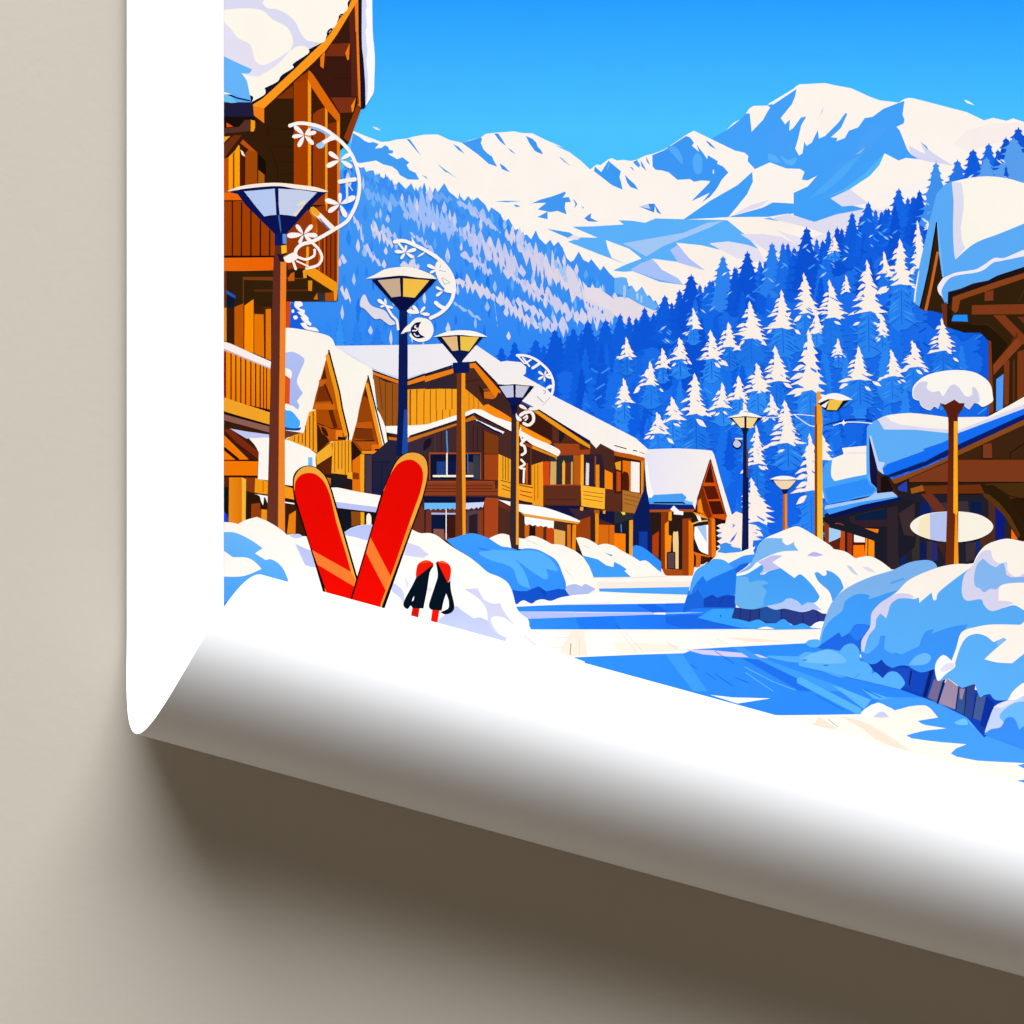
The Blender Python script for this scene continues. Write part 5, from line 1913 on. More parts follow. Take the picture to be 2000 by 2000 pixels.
S 4f9cf8 1668,682 1738,630 1732,965 1668,980
S 101018 L8 1665,680 1665,985
S 6b3018 1868,90 1932,90 1932,160
@chalet|low wide chalet with blue-shaded snow roof at the lower right of the print
G 2c1c10 640,620 690,660 1310,430 1932,120 1932,1300 1500,1400 1120,1490 640,1510 640,900
G 14143c 465,240 560,570 620,640 540,750 485,705
G 3a2424 545,570 640,620 740,800 640,800 545,760
G 1c1010 580,640 640,620 700,760 640,790 580,780
G 3f2410 1310,445 1932,150 1932,480 1310,475
G 7d3a1c 1545,330 1625,315 1632,455 1545,455
G 1c1008 L8 1538,335 1535,465 1635,465
G 1c1008 L8 1932,320 1800,410 1800,465
G 80391a>7a3a1c 850,650 1200,500 1320,475 1932,475 1932,682 850,685
G 1c1010 L10 840,688 1932,686
G 6b3010 980,720 1520,705 1560,790 1100,795 1000,790
G 1c1010 L10 1090,800 1560,798
G a05818 860,745 975,712 992,765 870,795
G 2444b0 740,730 825,675 830,780 745,760
G 20202c 740,800 980,800 1100,800 1560,810 1600,835 1660,1280 1450,1450 1120,1490 640,1500 640,930
G 3c3038 760,980 900,900 1400,860 1420,980 900,1000
G 343028 860,880 945,880 945,1440 880,1440
G 4a2a28 640,930 742,912 750,1500 640,1500
G 10246a 770,1200 812,1210 812,1490 768,1490
G 0f1f60 945,880 1030,870 1060,980 945,1020
G 101c50 950,1250 1010,1250 1010,1440 945,1440
G 3c3038 1015,1240 1060,1240 1060,1440 1015,1440
G 2a2a6a 1060,1240 1110,1260 1120,1420 1060,1440
G 3a2420 1100,1250 1190,1260 1180,1400
G 6e3020 960,797 1065,790 1190,940 1110,975
G 0c1c48 1430,870 1525,870 1530,1000 1430,980
G 3c3038 1380,1255 1480,1250 1470,1410 1385,1440
G 0f2a7a 1482,1245 1520,1240 1515,1330 1482,1360
G 4e2c1c 1595,830 1660,870 1660,1250 1520,1300 1520,1220 1600,1160
G 2a1808 1660,700 1932,700 1932,1250 1880,1200 1700,880
G 4a2c10 1560,700 1932,690 1932,830 1700,850
G 1c1008 L8 1750,800 1932,850
G 0f1c78 1662,905 1755,1010 1750,1240 1662,1240
G 2c2420 1755,1010 1800,1060 1810,1230 1750,1240
G 5a3412 1540,790 1600,800 1700,880 1800,1000 1900,1190 1870,1210 1760,1020 1640,890 1560,830
G 2a1c08 1530,720 1640,710 1780,800 1820,880 1932,1060 1932,1200 1800,980 1680,860
G ff6a10 1812,1125 1875,1225 1812,1222
G 8a4a1c 680,660 1000,545 1200,455 1310,385 1932,85 1932,145 1310,435 1200,490 860,640 720,700 700,690
G 0c1f6a 600,605 640,620 1000,490 1210,375 1310,315 1932,35 1932,95 1310,385 1000,530 660,640 610,620
G 60b0f8 ~ 450,165! 490,125 545,95! 610,185! 760,185 900,190 1215,222! 1230,290! 980,372! 990,390! 640,525! 595,560! 610,615! 555,575! 520,400 470,235! 475,600! 490,690! 540,740! 545,780! 440,760! 
G 1470f5 600,555 640,515 1000,385 1215,285 1310,222 1932,-10 1932,45 1310,330 1000,480 640,620 612,612
G c6d6fa 470,240 490,250 560,490 620,500 595,555 610,610 553,572
G fff6ea ~ 548,92! 640,55 760,38 880,33 1050,50 1215,72! 1590,68! 1800,-45! 1932,-120! 1932,-10! 1310,222! 1215,222! 900,190 760,188 612,188!
G dfe0f4 548,92 630,62 680,110 760,140 1000,170 1310,195 1932,-50 1932,-10 1310,222 1215,222 900,190 612,188
@chalet|small dark shed roofed with blue-shaded snow left of the low chalet
G 1c1c28 50,1000 740,840 960,880 900,1300 640,1500 500,1420 90,1250
G 35202a 280,1000 620,920 640,1100 420,1110 290,1060
G 0c2040 330,1000 630,930 630,1040 340,1045
G 30242c 640,920 742,910 748,1500 640,1490
G 3c2c30 750,980 900,880 900,1200 800,1180 
G 8a3a10 40,1050 95,1090 95,1250 140,1320 60,1300
G a8d0f2 ~ 92,1112! 200,1140! 207,1190 180,1215 92,1252!
G 5a2410 92,1255 190,1215 210,1330 130,1320
G c2480c 205,1140 242,1150 242,1380 190,1340
G 983010 265,1158 312,1170 312,1390 265,1380
G fff0ea 328,1178 432,1210 432,1255 328,1250
G 5a1408 330,1252 432,1252 425,1280 330,1280
G ff7a0a 322,1278 425,1278 430,1400 322,1408
G ff9014 440,1210 520,1240 520,1395 428,1395
G 7a2a08 455,1215 465,1220 460,1395 452,1395
G ff8010 405,1118 562,1128 548,1175
G 1c1c28 90,1090 280,1060 560,1170 640,1240 560,1260 420,1195 200,1140
G c24a18 ~L6 150,1075 190,1075 230,1090
G 46a2fa ~ 35,560! 60,510 110,478! 220,440 450,430! 450,655! 535,740! 545,800! 90,890! 50,840 30,720
G 2f8ffa 48,745 450,650 480,715 535,745 500,790 90,888
G fff6ea ~ 125,460! 230,420! 215,362! 445,340! 445,612! 300,640 145,675! 115,630 112,560
G f6e4ea 230,420 300,400 445,400 445,415
G aacbf8 ~ 60,905! 200,880 450,830 540,770! 545,790! 690,775! 740,818! 400,880 80,950! 52,940
G 3f9cf8 55,940 400,870 735,818 740,830 400,900 95,990
G 0a1456 90,992 400,905 740,832 800,840 600,900 110,1030
G 1c1c24 100,1030 600,900 850,850 870,870 500,950 140,1050
@lamp|tall street lamp with brown and orange post and navy lantern at the left of the print
B 5f2c22>6b3222 520,385 580,385 565,1400 C:548,1110 545,1200 440,1160 B:480,1480 B:500,620
B f5802a>ee8a28 570,480 625,480 625,560 610,1932 C:612,1200 545,1200 555,0 B:562,1400
B f8bc28 575,385 625,380 630,450 580,465
B 26142c 540,460 600,480 605,540 625,545 560,535
B 0e1a60 515,265 625,265 625,372 560,378 515,388
B 5a94e0 588,275 625,270 625,370 590,365
A 0c1450 72,1810 300,1770 530,1752 760,1775 1012,1812 960,1845 B:870,0 625,275 515,275 240,0 A:165,1830
A b8ccf4 225,1805 515,1780 525,1932 B:530,95 480,98 415,110 320,-5 A:300,1900
A c8d2ec 550,1780 740,1790 915,1815 B:800,0 715,110 640,98 562,92 A:552,1932
B ece0cc 795,5 760,30 690,90 715,110
A ece0cc 720,1932 780,1890 810,1890 B:800,0 740,10
B 3a6ab0 545,100 562,95 578,240 570,270
A fff0dc ~ 72,1800! 200,1755 380,1730 560,1725 750,1745 900,1765 1022,1805! 960,1810 700,1778 540,1755 300,1772 72,1805!
@lamp_ornament|white snowflake garland ornament on the tall left lamp
A 8cbcf0 ~L24 860,1200 960,1235 1030,1285 1110,1320
A fdf6f0 ~L34 650,1188 740,1163 850,1172 960,1205 1060,1270 1160,1355 1240,1460 1295,1600 1315,1740 1300,1870 B:1255,60 1190,160 1080,230 970,295 860,350 780,370 720,420 705,490
A a8ccf4 ~ 905,1370 950,1340 985,1345 980,1385 935,1402
A fdf6f0 955,1335 1045,1280 1105,1312 1040,1330 985,1360
f A fdf6f0 795,1275 700,1190:905,1245:880,1362:738,1385:680,1290:850,1212
f A fdf6f0 1130,1510 1025,1435:1003,1572:1245,1580:1230,1450
f A fdf6f0 1130,1928 990,1885:1130,1820:1275,1855:1020,2000:1190,2050
A fdf6f0 L40 1120,1715 1280,1690
A dfe8fa L22 1195,1730 1200,1900
A dfe8fa L10 1215,1745 1250,1800
f B fdf6f0 787,280 718,188:870,190:918,290:865,355:745,365:632,292
B fdf6f0 ~L26 860,350 930,420 960,500 920,570 810,600
B fff0e0 L54 880,50 1060,225
B f5a828 L50 865,35 925,90
B 3f78c8 925,120 945,130 1010,200 1050,240 1010,225
B f0a81a L26 825,400 822,590
B fdf6f0 ~L24 890,420 885,480 810,515 740,495
B fdf6f0 ~ 595,500! 690,450 740,490 690,535 630,545
B fdf6f0 L24 690,540 715,610
B fdf6f0 L16 720,530 830,580
@lamp|street lamp with navy post and amber lantern standing second in the printed row
X 0e1c58>0c1a50 620,1270 735,1270 745,1932 C:1768,0 1770,430 1660,440 1678,0 X:608,1932
C 1a4aa8 1735,0 1768,0 1770,420 1715,420
X 0a0f3c 200,820 650,755 1180,815 1100,910 770,1240 735,1285 620,1285 600,1250 480,1130
X cbae90 290,830 625,798 640,1070 500,1088
X f8bc4a>f2c848 675,800 1072,830 850,1092 675,1075
X 0a1040 500,1092 680,1077 850,1096 760,1210 720,1280 620,1280
X fdf4e6 ~ 122,800! 250,745 400,665 600,632 800,635 950,680 1100,745 1185,812! 900,790 650,760 400,782 122,808!
@lamp_ornament|white leafy garland arc with a ball on the second lamp
X e2deea ~ 40,1110 95,1045 160,1170 230,1230 400,1290 480,1400 560,1480 480,1510 400,1460 330,1410 240,1410 100,1270 25,1220
X fdf8f2 ~L36 420,1210 500,1350 580,1440 600,1580
f X fdf8f2 420,1210 290,1120:400,1110:520,1250:330,1230
X fdf8f2 ~L54 535,252 680,235 850,300 1050,400 1250,540 1390,720 1445,900 1425,1080 1350,1220 1230,1330 1080,1405
X fdf8f2 L34 600,260 700,390
X fdf8f2 800,170 880,300 810,290
X fdf8f2 580,185 620,230 580,250
f X fdf8f2 710,408 548,395:640,510:830,490:872,360:720,300
X fdf8f2 ~ 890,485 930,440 1000,405 980,440 930,470
X fdf4ea ~ 1180,560 1260,520 1340,620 1420,800 1440,1000 1380,1020 1250,900 1180,760 1160,640
f X fdf8f2 1190,665 1040,600:1200,550:1310,585:1340,700:1235,770:1080,720
f X fdf8f2 1280,990 1170,930:1390,915:1430,1000:1175,1070
X 5aa4d8 L7 1260,790 1350,840 1380,870
X 5aa4d8 L7 1380,870 1300,890 1255,795
X 6aa8d8 L9 1230,640 1250,600
X 6aa8d8 L9 1215,680 1320,700
X fdf8f2 ~L58 1160,1160 1220,1215 1300,1255
f X fdf8f2 925,1330 820,1215:1005,1230:1075,1350:735,1290
X fdf6ee ~ 640,1640! 700,1550 780,1480 870,1400 980,1400 1080,1440 1130,1540 1125,1640 1060,1730 930,1762 820,1720 770,1660 790,1610
X 0c1650 ~ 950,1460! 870,1470 800,1540 790,1610 830,1680 900,1710 1010,1690! 930,1640 905,1580 920,1510
X fdf6ee ~L18 870,1510 850,1540 890,1560 870,1590 810,1590
X fdf6ee ~L16 840,1630 870,1670 920,1670
X 0c1650 L9 700,1620 790,1600
@lamp|street lamp with orange post and amber lantern standing third in the printed row
D 6e3416 445,1580 490,1580 492,1932 E:500,1225 540,1245 535,1365 480,1345 430,1315 445,0 D:445,1932
D f59a20 490,1580 525,1580 525,1932 E:530,1215 500,1210 D:488,1932
E 4a2822 432,1200 500,1212 538,1225 535,1365 480,1345 430,1315
D 0c1438 255,1245 460,1228 695,1245 500,1470 495,1490 455,1490 440,1465
D e8bc82 305,1250 448,1240 460,1372 405,1380
D f2c648 477,1240 655,1250 560,1382 482,1372
D 0c1a50 400,1380 480,1370 565,1382 500,1465 490,1485 455,1485
D 0a1a58 405,1490 565,1480 562,1575 525,1588 420,1588
D fffaf2 ~ 222,1247! 330,1205 420,1187 500,1183 600,1192 680,1218 735,1247! 600,1240 460,1228
@lamp|street lamp with dark post and pale lantern standing fourth in the printed row
D 0c1450 945,1885 1015,1885 1015,1932 E:1010,60 1030,150 1030,1338 945,1302 960,150 D:962,1932
E 35272c 962,40 1010,60 1030,150 1030,1338 945,1302 955,600
E f59a28 1008,110 1032,110 1028,1278 1003,1272
D 0c1030 808,1690 900,1698 990,1690 1178,1712 1110,1795 1015,1900 1010,1932 960,1932 960,1895
D c4c8e4 845,1712 978,1702 982,1815 915,1818
D c8c8da 1002,1702 1130,1713 1065,1818 1000,1815
D 0c1654 915,1822 990,1812 1065,1822 1012,1895 962,1895
D fff6ea 815,1688 990,1680 1178,1706 1100,1704 990,1692 900,1698
@lamp_ornament|white star garland arc on the fourth lamp
U fdf8f2 ~L38 68,418 200,422 340,470 480,575 570,680 620,810 620,920 600,1010
U fdf8f2 L24 90,430 190,540
U fdf8f2 L26 160,450 265,585
U fdf8f2 L26 290,480 200,540
U fdf8f2 L42 305,615 410,545
f U fdf8f2 490,728 398,660:512,650:590,690:590,760:490,812:395,780
U fdf8f2 ~ 510,920 540,880 590,860 610,900 570,920
U 8a84b8 ~L8 470,945 510,965 480,1000
U 6a6470 L8 378,1035 470,1130
U b8b0a8 L8 575,1050 465,1170
U fdf4ec ~L46 170,1440 250,1470 320,1410 320,1320 270,1270 200,1290
U 2a0f10 ~L14 190,1420 250,1430 290,1370 270,1310
f U fdf4ec 240,1240 110,1170:290,1200:415,1205:110,1335
U fdf4ec ~ 60,1290 90,1330 140,1370 140,1410 80,1400 60,1350
U fdf4ec ~L26 170,1370 220,1330 230,1360 200,1400
E fff6ee ~L24 1055,285 1085,285 1050,325 1080,345 1092,400 1055,430
E fff6ee ~L20 1050,470 1085,515 1040,545 1090,560
E fff6ee L20 1080,560 1075,690
E fff6ee L14 1045,170 1050,270
@lamp|slim navy street lamp with lit lantern right of the printed street
F 0c1a50 1215,225 1248,225 1264,640 1266,1312 1200,1338 1212,640
F 5a3a3c 1242,260 1262,420 1262,640 1248,640
F 0e1434 ~ 1110,320 1130,282 1165,278 1205,315 1195,355 1160,372 1125,355
F c8cce8 ~ 1120,322 1135,292 1165,290 1195,325 1180,350 1155,358 1130,345
F f4f4fc L14 1140,275 1205,275
F 10183c 1085,78 1235,62 1385,78 1262,190 1250,232 1213,232 1203,190
F fbdca4 1112,80 1225,72 1226,168 1190,172
F fbd890 1246,72 1352,80 1290,178 1246,172
F fff8f0 ~ 1058,75! 1150,48 1200,35 1250,25 1310,38 1408,75! 1330,72 1235,62 1130,72
@lamp|small orange-posted lamp with plain cream lantern standing behind the right snow bank
F b85a14 1592,790 1628,790 1630,1140 1588,1150
F f08c1c 1605,800 1628,790 1630,1140 1608,1140
F 0c1a50 1472,660 1728,660 1640,760 1622,795 1592,795 1580,760
F f3d8b6 ~ 1500,668! 1715,668! 1660,730 1630,750! 1575,750! 1530,710
F fffaf2 ~ 1463,657! 1530,632 1600,625 1670,633 1737,657! 1640,662 1560,662
@lamp|yellow-posted street lamp with slanted lantern beside the strings of lights
F f4f0f8 ~L7 1430,75 1560,70 1700,45 1900,62
F f4f0f8 ~L9 1690,45 1780,110 1850,152 1932,160
G 0c2890 ~L10 40,150 150,120 280,95 420,92 500,110
G f4f8fe ~L9 130,150 230,122 350,118 500,130
G fafcff 180,125 215,120 232,95 240,118 260,128 238,135 232,155 215,132
G 8a3a10 -42,-35 -20,-35 -15,1270 -45,1230
G f5aa28>f8c838 -20,85 5,78 25,95 32,140 28,200 35,1240 -18,1225
S f5a020 -24,795 10,795 12,860 30,1050 30,1100 -24,1100
S 14141e -10,905 100,862 292,868 250,905 170,980 70,980 20,935
S f5c44a 98,870 232,872 165,972 70,968
S f4f4fa 15,930 92,880 58,950
S fffaf4 ~ -10,890! 60,830 150,810 230,830 315,870! 200,880 100,865 0,905!
@sign|round cream sign on a brown post capped with a mushroom of snow
G 14101a ~ 858,1115 900,1045 1000,990 1150,965 1330,963 1500,990 1610,1050 1640,1105 1610,1170 1510,1225 1360,1256 1200,1258 1040,1232 920,1185
G fdf5e4 ~ 858,1105 890,1045 990,990 1140,965 1340,962 1500,988 1600,1040 1642,1102 1605,1165 1500,1218 1350,1247 1200,1248 1040,1222 910,1170
G fbecc4 940,1034 1045,982 1045,1224 940,1182
G b8c6f0 1045,983 1120,970 1205,964 1205,1248 1120,1240 1045,1224
G 5a2010>6b2c12 1218,-60 1305,-60 1308,400 1312,960 1310,1470 1190,1475 1205,960 1218,400
S 5a2010 1140,905 1190,915 1275,872 1322,905 1372,905 1350,960 1310,1012 1306,1090 1218,1090 1215,1030 1190,970
G ffae20 1270,112 1304,108 1308,960 1300,992 1282,990 1265,970
G f58a14>f8a020 1282,990 1304,988 1314,1460 1270,1465
S fffaf0 ~ 878,800 900,730 1000,648 1150,605 1300,593 1450,610 1560,668 1620,740 1636,830 1640,880 1605,912 1540,940 1500,912 1462,905! 1415,965! 1372,935 1372,905! 1322,905! 1275,872! 1190,918! 1142,905! 1120,960! 1085,938 1040,972 965,935 945,882! 890,862
S d5d3ea ~ 885,800 905,750 950,708 1020,705 1015,765 1070,800 1130,792 1170,838 1220,760 1270,728 1320,760 1380,838 1440,828 1445,755 1495,790 1512,890 1462,905! 1415,960! 1372,930 1372,905! 1322,905! 1275,872! 1190,918! 1142,905! 1120,955! 1085,935 1040,966 968,932 948,880! 895,855
@snow_bank|blue-shaded snow bank behind the lamps left of the printed street
F 2f90fa ~ 172,1290! 210,1280 270,1300 350,1358 440,1435! 442,1535! 370,1480 300,1425 240,1430 172,1395!
E fff6ea ~ 750,1215! 800,1190 870,1170 940,1185! 960,1310! 860,1290
E fff6ea ~ 1030,1210! 1080,1218! 1150,1190 1240,1215 1340,1268! 1440,1278 1570,1338! 1640,1395 1700,1480 1740,1590 1770,1690! 1680,1750 1540,1765 1475,1700 1470,1600 1400,1440 1290,1360 1180,1315 1030,1315!
E fff6ea ~ 1570,1210! 1620,1205 1700,1230 1780,1278! 1850,1265 1932,1285! F:60,1325 170,1385 240,1430! 300,1425 370,1480 440,1535 500,1570! 150,1585! E:1730,1585! 1640,1395!
N 3f9cf4 1110,328 1180,345 1230,358 1290,402 1345,415 1350,375 1400,400 1445,432 1428,446 1478,490 1195,493 1165,415
N 3f97f0 1275,305 1340,325 1330,335
E b0bce8 ~ 1475,1670 1560,1645 1620,1665 1660,1645 1755,1692! 1640,1760 1530,1757 1490,1720
E d0c8c8 L5 1090,1220 1210,1275
E d0c8c8 L5 1640,1280 1700,1308
E e8d8d4 L8 1465,1510 1525,1565
E 3d9afc>2f8af6 ~ 345,1228! 430,1205! 540,1172 620,1170 740,1212 860,1285 940,1300 1030,1330! 1080,1310 1180,1315 1290,1360 1390,1432 1440,1540 1475,1640 1470,1700! 1525,1775! 1400,1790 1240,1830 1000,1835! 930,1640 740,1535 540,1370 440,1315
E 55aefc ~ 650,1350 760,1320! 1000,1330 1180,1330 1320,1400 1400,1520 1290,1500! 1300,1600 1200,1560 1000,1410! 1090,1540 1140,1690! 1030,1640 980,1510 900,1460 760,1420
E 2580f2 ~ 640,1300 700,1310 775,1325! 700,1330
E 1450c4 970,1700 1040,1712 1100,1712 1215,1668 1290,1715 1400,1690 1470,1697 1525,1775 1400,1790 1240,1830 1000,1835
E 0f46ac 1215,1665 1290,1715 1280,1780
E fffaf2 ~ 1000,1855! 1040,1815 1080,1800 1150,1830 1200,1800 1260,1790 1330,1805 1400,1780 1460,1765 1600,1745 1900,1730! 1932,1815! 1400,1840 1000,1860!
@snow_bank|large cream snow bank in front of the chalets at the left of the print
C fff8ee ~ 36,1060! 100,1064 170,1078! 240,1042 345,1012! 440,1050 550,1115 630,1180! 700,1175 750,1190! 800,1195! 1100,1200! 1165,1160! 1250,1110 1360,1085 1430,1085! 1810,1130! E:100,1165 190,1165 260,1190 340,1250 440,1318 540,1375 640,1450 740,1535 850,1580 930,1640 970,1740 1000,1850 1050,1932! N:640,770 700,810 710,860! 780,1000! 1130,1130! Z:1130,1330! 437,1300!
C 6ab8f6>3f98fa ~ 36,1155! 150,1163 290,1230 402,1308! 328,1356! 430,1420! 480,1412 550,1450 600,1510 640,1600! 640,1680! 36,1960! 36,1575! 220,1570 392,1503! 320,1430 240,1395 120,1393! 36,1332!
C 2a78e4 36,1820 90,1805 36,1890
C c3caf2 ~ 650,1185! 740,1172 775,1195! 740,1213 690,1208
C bcc4f2 ~ 708,1263! 780,1300 860,1330! 905,1490! 850,1482 800,1465!
C b9c6f2 1165,1158 1250,1112 1360,1085 1430,1085 1430,1180 1385,1235 1280,1205 1185,1185
C d2d3f0 1770,1255 1880,1290 1932,1340 1932,1400 1800,1385 1735,1370
E d4d2ee ~ 0,1283 80,1305 190,1370! 100,1392 0,1382!
C c8ccf0 ~ 1630,1640 1690,1670 1730,1730 1745,1850! 1690,1770 1620,1710
C dcdcf4 1740,1580 1780,1640 1760,1700
E e8e0dc ~ 160,1690 190,1680 215,1690 190,1720
N cfcfe8 ~ 215,582! 320,575! 370,660 440,692 490,685! 520,750 605,862! 520,800 440,790 425,830 480,920 540,948! 400,925! 395,800 380,720 310,640
N b9c4f2>c6cbee ~ 20,815! 80,770 150,710 200,740 290,802! 340,795 400,825 430,880 480,920 540,948! 520,990! 20,870!
N c8c4c8 L6 670,935 760,1005
@snow_bank|rounded blue snow mound right of the printed street
F fdeee4 1070,955 1100,1000 1150,960 1212,985 1212,1345 955,1395 960,1335 992,1310 962,1292 1002,1270 968,1240 1012,1215 963,1190 1002,1165 958,1140 1002,1120 963,1095 1010,1075 1045,1075
F fdeee4 1262,1075 1330,1088 1388,1135 1325,1128 1372,1162 1305,1158 1402,1190 1330,1198 1385,1228 1310,1235 1300,1335 1262,1345
F fff6ea 940,1400 1000,1350 1100,1355 1210,1330 1330,1290 1300,1350 1000,1420
F 3f94ea 970,1345 1002,1302 985,1275 1050,1253 1112,1275 1142,1300 1190,1308 1205,1345 1100,1362
F 3f8ce6 970,1148 1018,1160 990,1176
F 3f8ce6 975,1198 1022,1204 985,1216
F 2a6ad8 1085,1258 1105,1218 1162,1152 1125,1228
F 2a78e0 1098,1072 1142,1090 1110,1118 1122,1088
F fdeee4 1095,1280 1150,1262 1170,1290 1125,1300
F 0c1a50 1210,900 1265,900 1266,1312 1200,1338
O fff5e6 ~ 540,475! 650,445 800,430 920,395 960,455! 900,560 690,600 450,560!
O 3f9afa>2070ea ~ 205,985! 240,870 275,740 330,620 430,565 520,505! 600,512 680,552! 760,510 850,470 960,455! 930,540 770,650 745,1000! 745,1040! 410,1035
O fffaf4 ~L7 255,850 280,730 330,625 450,540
O 4ca6fb ~ 262,890! 285,760 330,640 450,555 560,508 640,525 700,575 740,600! 640,650 520,700 440,748! 400,688! 330,780
O 1f78ea ~ 280,870 330,770 400,690! 440,750! 560,690 760,600! 770,880! 660,895! 520,930 500,890! 410,935! 360,830
O 1a62d8 ~ 750,620! 800,570 900,545! 880,580 770,655
O 1c66d8 ~ 205,985! 235,905! 290,880 350,830! 400,920 412,1000 405,1035! 300,1040 190,1080
O 1545b4 410,935 500,890 560,925 610,905 660,893 760,905 755,1030 410,1028
O 0f3898 L9 580,1000 620,920
@snow_bank|cream and blue snow bank on stone blocks right of the printed street
O 243c80/2c3a84 745,1030 960,1040 1090,1005 1280,1035 1480,1070 1580,1040 1740,1090 1720,1200 1560,1230 1400,1235 1350,1205 1270,1165 1190,1205 1080,1205 1000,1165 900,1190 710,1145
O 24509a 1020,1020 1090,1010 1240,1050 1240,1180 1180,1200 1020,1160
O 102060 L8 810,1040 800,1150
O 102060 L8 915,1050 900,1185
O 102060 L8 1018,1030 1005,1150
O 102060 L8 1250,1050 1245,1170
O 102060 L8 1475,1075 1485,1210
O 102060 L8 1630,1075 1650,1180
O fff9ee ~ 765,670! 900,575 960,470 1000,360 1060,290! 1130,255 1200,228 1320,178 1420,155 1520,200 1680,298 1780,365 1812,402! Q:300,318! 400,340 485,398! 600,378 700,420 805,500! 600,570 400,660 290,770 240,872! 200,868 150,840 100,832! O:1580,1050 1480,1078 1380,1062 1280,1040 1180,1052 1090,1015! 960,1048 860,1045 800,1030 745,985! 755,800
O 7cb8f0 ~ 770,668! 900,575 960,470 1000,362 1060,290! 1130,280 1268,285! 1258,315 1310,357 1392,318! 1385,350 1432,417! 1260,425 1120,470 980,542! 900,620
O 419cf2>4aa4f4 ~ 762,690! 880,665 1040,565! 1058,610 1018,670! 1060,672 1120,635 1242,605! 1310,655 1390,712! 1440,672 1490,695 1590,800 1662,910! 1640,950 1600,978 1470,1010! 1400,950 1310,935 1250,975 1090,1013! 960,1048 860,1045 800,1030 745,985! 755,800
O 68b2ea ~ 768,690! 890,700! 900,760! 980,740 1060,740 1115,775! 1040,790 1085,855 1055,950 1060,1000! 960,1044 860,1040 800,1028 750,985! 758,800
O c3c4ee ~ 990,540! 1080,500 1150,470 1265,470! 1150,540! 1240,605! 1110,635 1020,680! 1055,610 1040,570!
O b4c8f2 ~ 1090,1013! 1250,975 1310,935 1380,940 1470,1010! 1530,975 1600,985! 1690,1060! 1580,1050 1480,1076 1380,1060 1280,1038 1180,1050
O 4ea2f0 ~ 1605,660! 1640,648 1700,688 1735,670 1728,628! 1800,650 1880,720 1920,820! 1800,965! 1765,860 1690,790 1640,740
O c0b6f0 ~ 1523,470! 1600,430 1702,465! 1620,480
Q d0d4de ~ 410,460! 450,470 515,550! 460,520
Q e0e2e6 ~ 545,470! 600,475 662,518! 600,510
O 3ca2ff ~ 710,1145! 800,1160 900,1185! 1000,1160 1080,1200! 1190,1200! 1270,1155 1350,1215! 1400,1222 1480,1200 1570,1240 1680,1258! 1100,1268 900,1250 740,1170
O fdfeff ~ 1562,1245! 1600,1205 1660,1180 1725,1182! 1705,1258!
O fff8ea ~ 985,1262! 1080,1236 1180,1262!
@snow_bank|wide blue-shaded snow drift in the right foreground of the print
Q 80b4ea/7ab2ec ~ 165,1155! 200,1000 240,870 290,768 400,660 600,562 800,500 950,432 1100,412 1170,440 1192,492! 1050,540 900,650 700,790 630,860 610,990 540,1110 530,1220!
Q 3f9df6 ~ 180,1145! 215,1010 280,920 370,850 400,765 480,710 560,702 610,720 590,748! 680,722 760,695 850,672! 700,790 630,860 610,990! 540,1110 350,1130
Q 1f68e0 ~ 160,1160! 260,1090 345,1032! 370,1072! 440,1030 480,970 560,960 615,975! 545,1100 530,1220! 300,1200
Q 2a7cf0 ~ 430,1040! 480,975 560,960 610,975! 560,1060 500,1100
Q 4a9ef0 L14 790,610 900,572
Q 1440b0 ~ 530,1190 620,1200 710,1200 800,1250 960,1290! 1165,1320! 1195,1450! 1400,1500! 1800,1590! 1900,1700! 1590,1932! 1440,1760! 1200,1640! 870,1520! 700,1440!
Q 1446b8 960,1370 1145,1355 1085,1565 880,1510
Q 1a4ac0 720,1420 800,1330 955,1340 945,1500 870,1500
Q 0c1f60 L14 965,1365 945,1480
Q 0c1f6a L36 1140,1360 1080,1580
Q 74688e 1160,1435 1237,1435 1192,1635 1108,1592
Q 9c8aa8/a08aa0 1270,1425 1372,1500 1345,1695 1200,1640
Q 0c1f60 L18 1250,1430 1190,1640
Q 34548e 1372,1500 1515,1475 1480,1770 1345,1700
Q 2f4488 1420,1500 1515,1475 1480,1770 1430,1740
Q a08498 1380,1515 1425,1515 1400,1612 1380,1600
Q 445a90 1520,1570 1605,1580 1560,1790 1490,1765
Q 0c1f60 L10 1372,1500 1345,1700
Q 0c1f60 L8 1440,1490 1420,1740
Q 0c1f60 L8 1525,1560 1490,1770
Q 0c2f98 1610,1580 1680,1640 1620,1860 1555,1830
Q 5aaef4/58acf6 ~ 530,1200! 560,1080 612,985 630,860 700,780 830,695 950,580 1150,490 1300,452 1420,445 1495,462! 1932,470! 1932,1010! 1600,1010 1400,1060 1330,1275! 1240,1240 1185,1290 1165,1345! 1060,1375 985,1350 940,1320! 880,1315 800,1337! 750,1310 710,1265! 660,1300 600,1300 545,1255
Q 3c94f4 ~ 535,1200 590,1215 680,1140 700,1065 745,1062! 735,1170 800,1215! 830,1205 880,1222! 1030,1152! 1080,1035 1160,1003! 1140,1045! 1290,990 1450,962! 1420,1020 1330,1270! 1185,1290 1165,1345! 1060,1375 985,1350 940,1320! 880,1315 800,1337! 750,1310 710,1265! 660,1300 600,1300 545,1255
Q 6cb8f0 ~ 940,1312! 1000,1240 1080,1210 1135,1240 1100,1300 1010,1315
Q fff4e8 ~ 630,858! 700,780 830,695 950,580 1150,490 1300,452 1420,445 1495,462! 1400,530 1300,605 1200,690 1180,750! 1155,755 1140,690! 1080,740 1035,780! 1030,732! 990,748! 940,740 830,750 700,840!
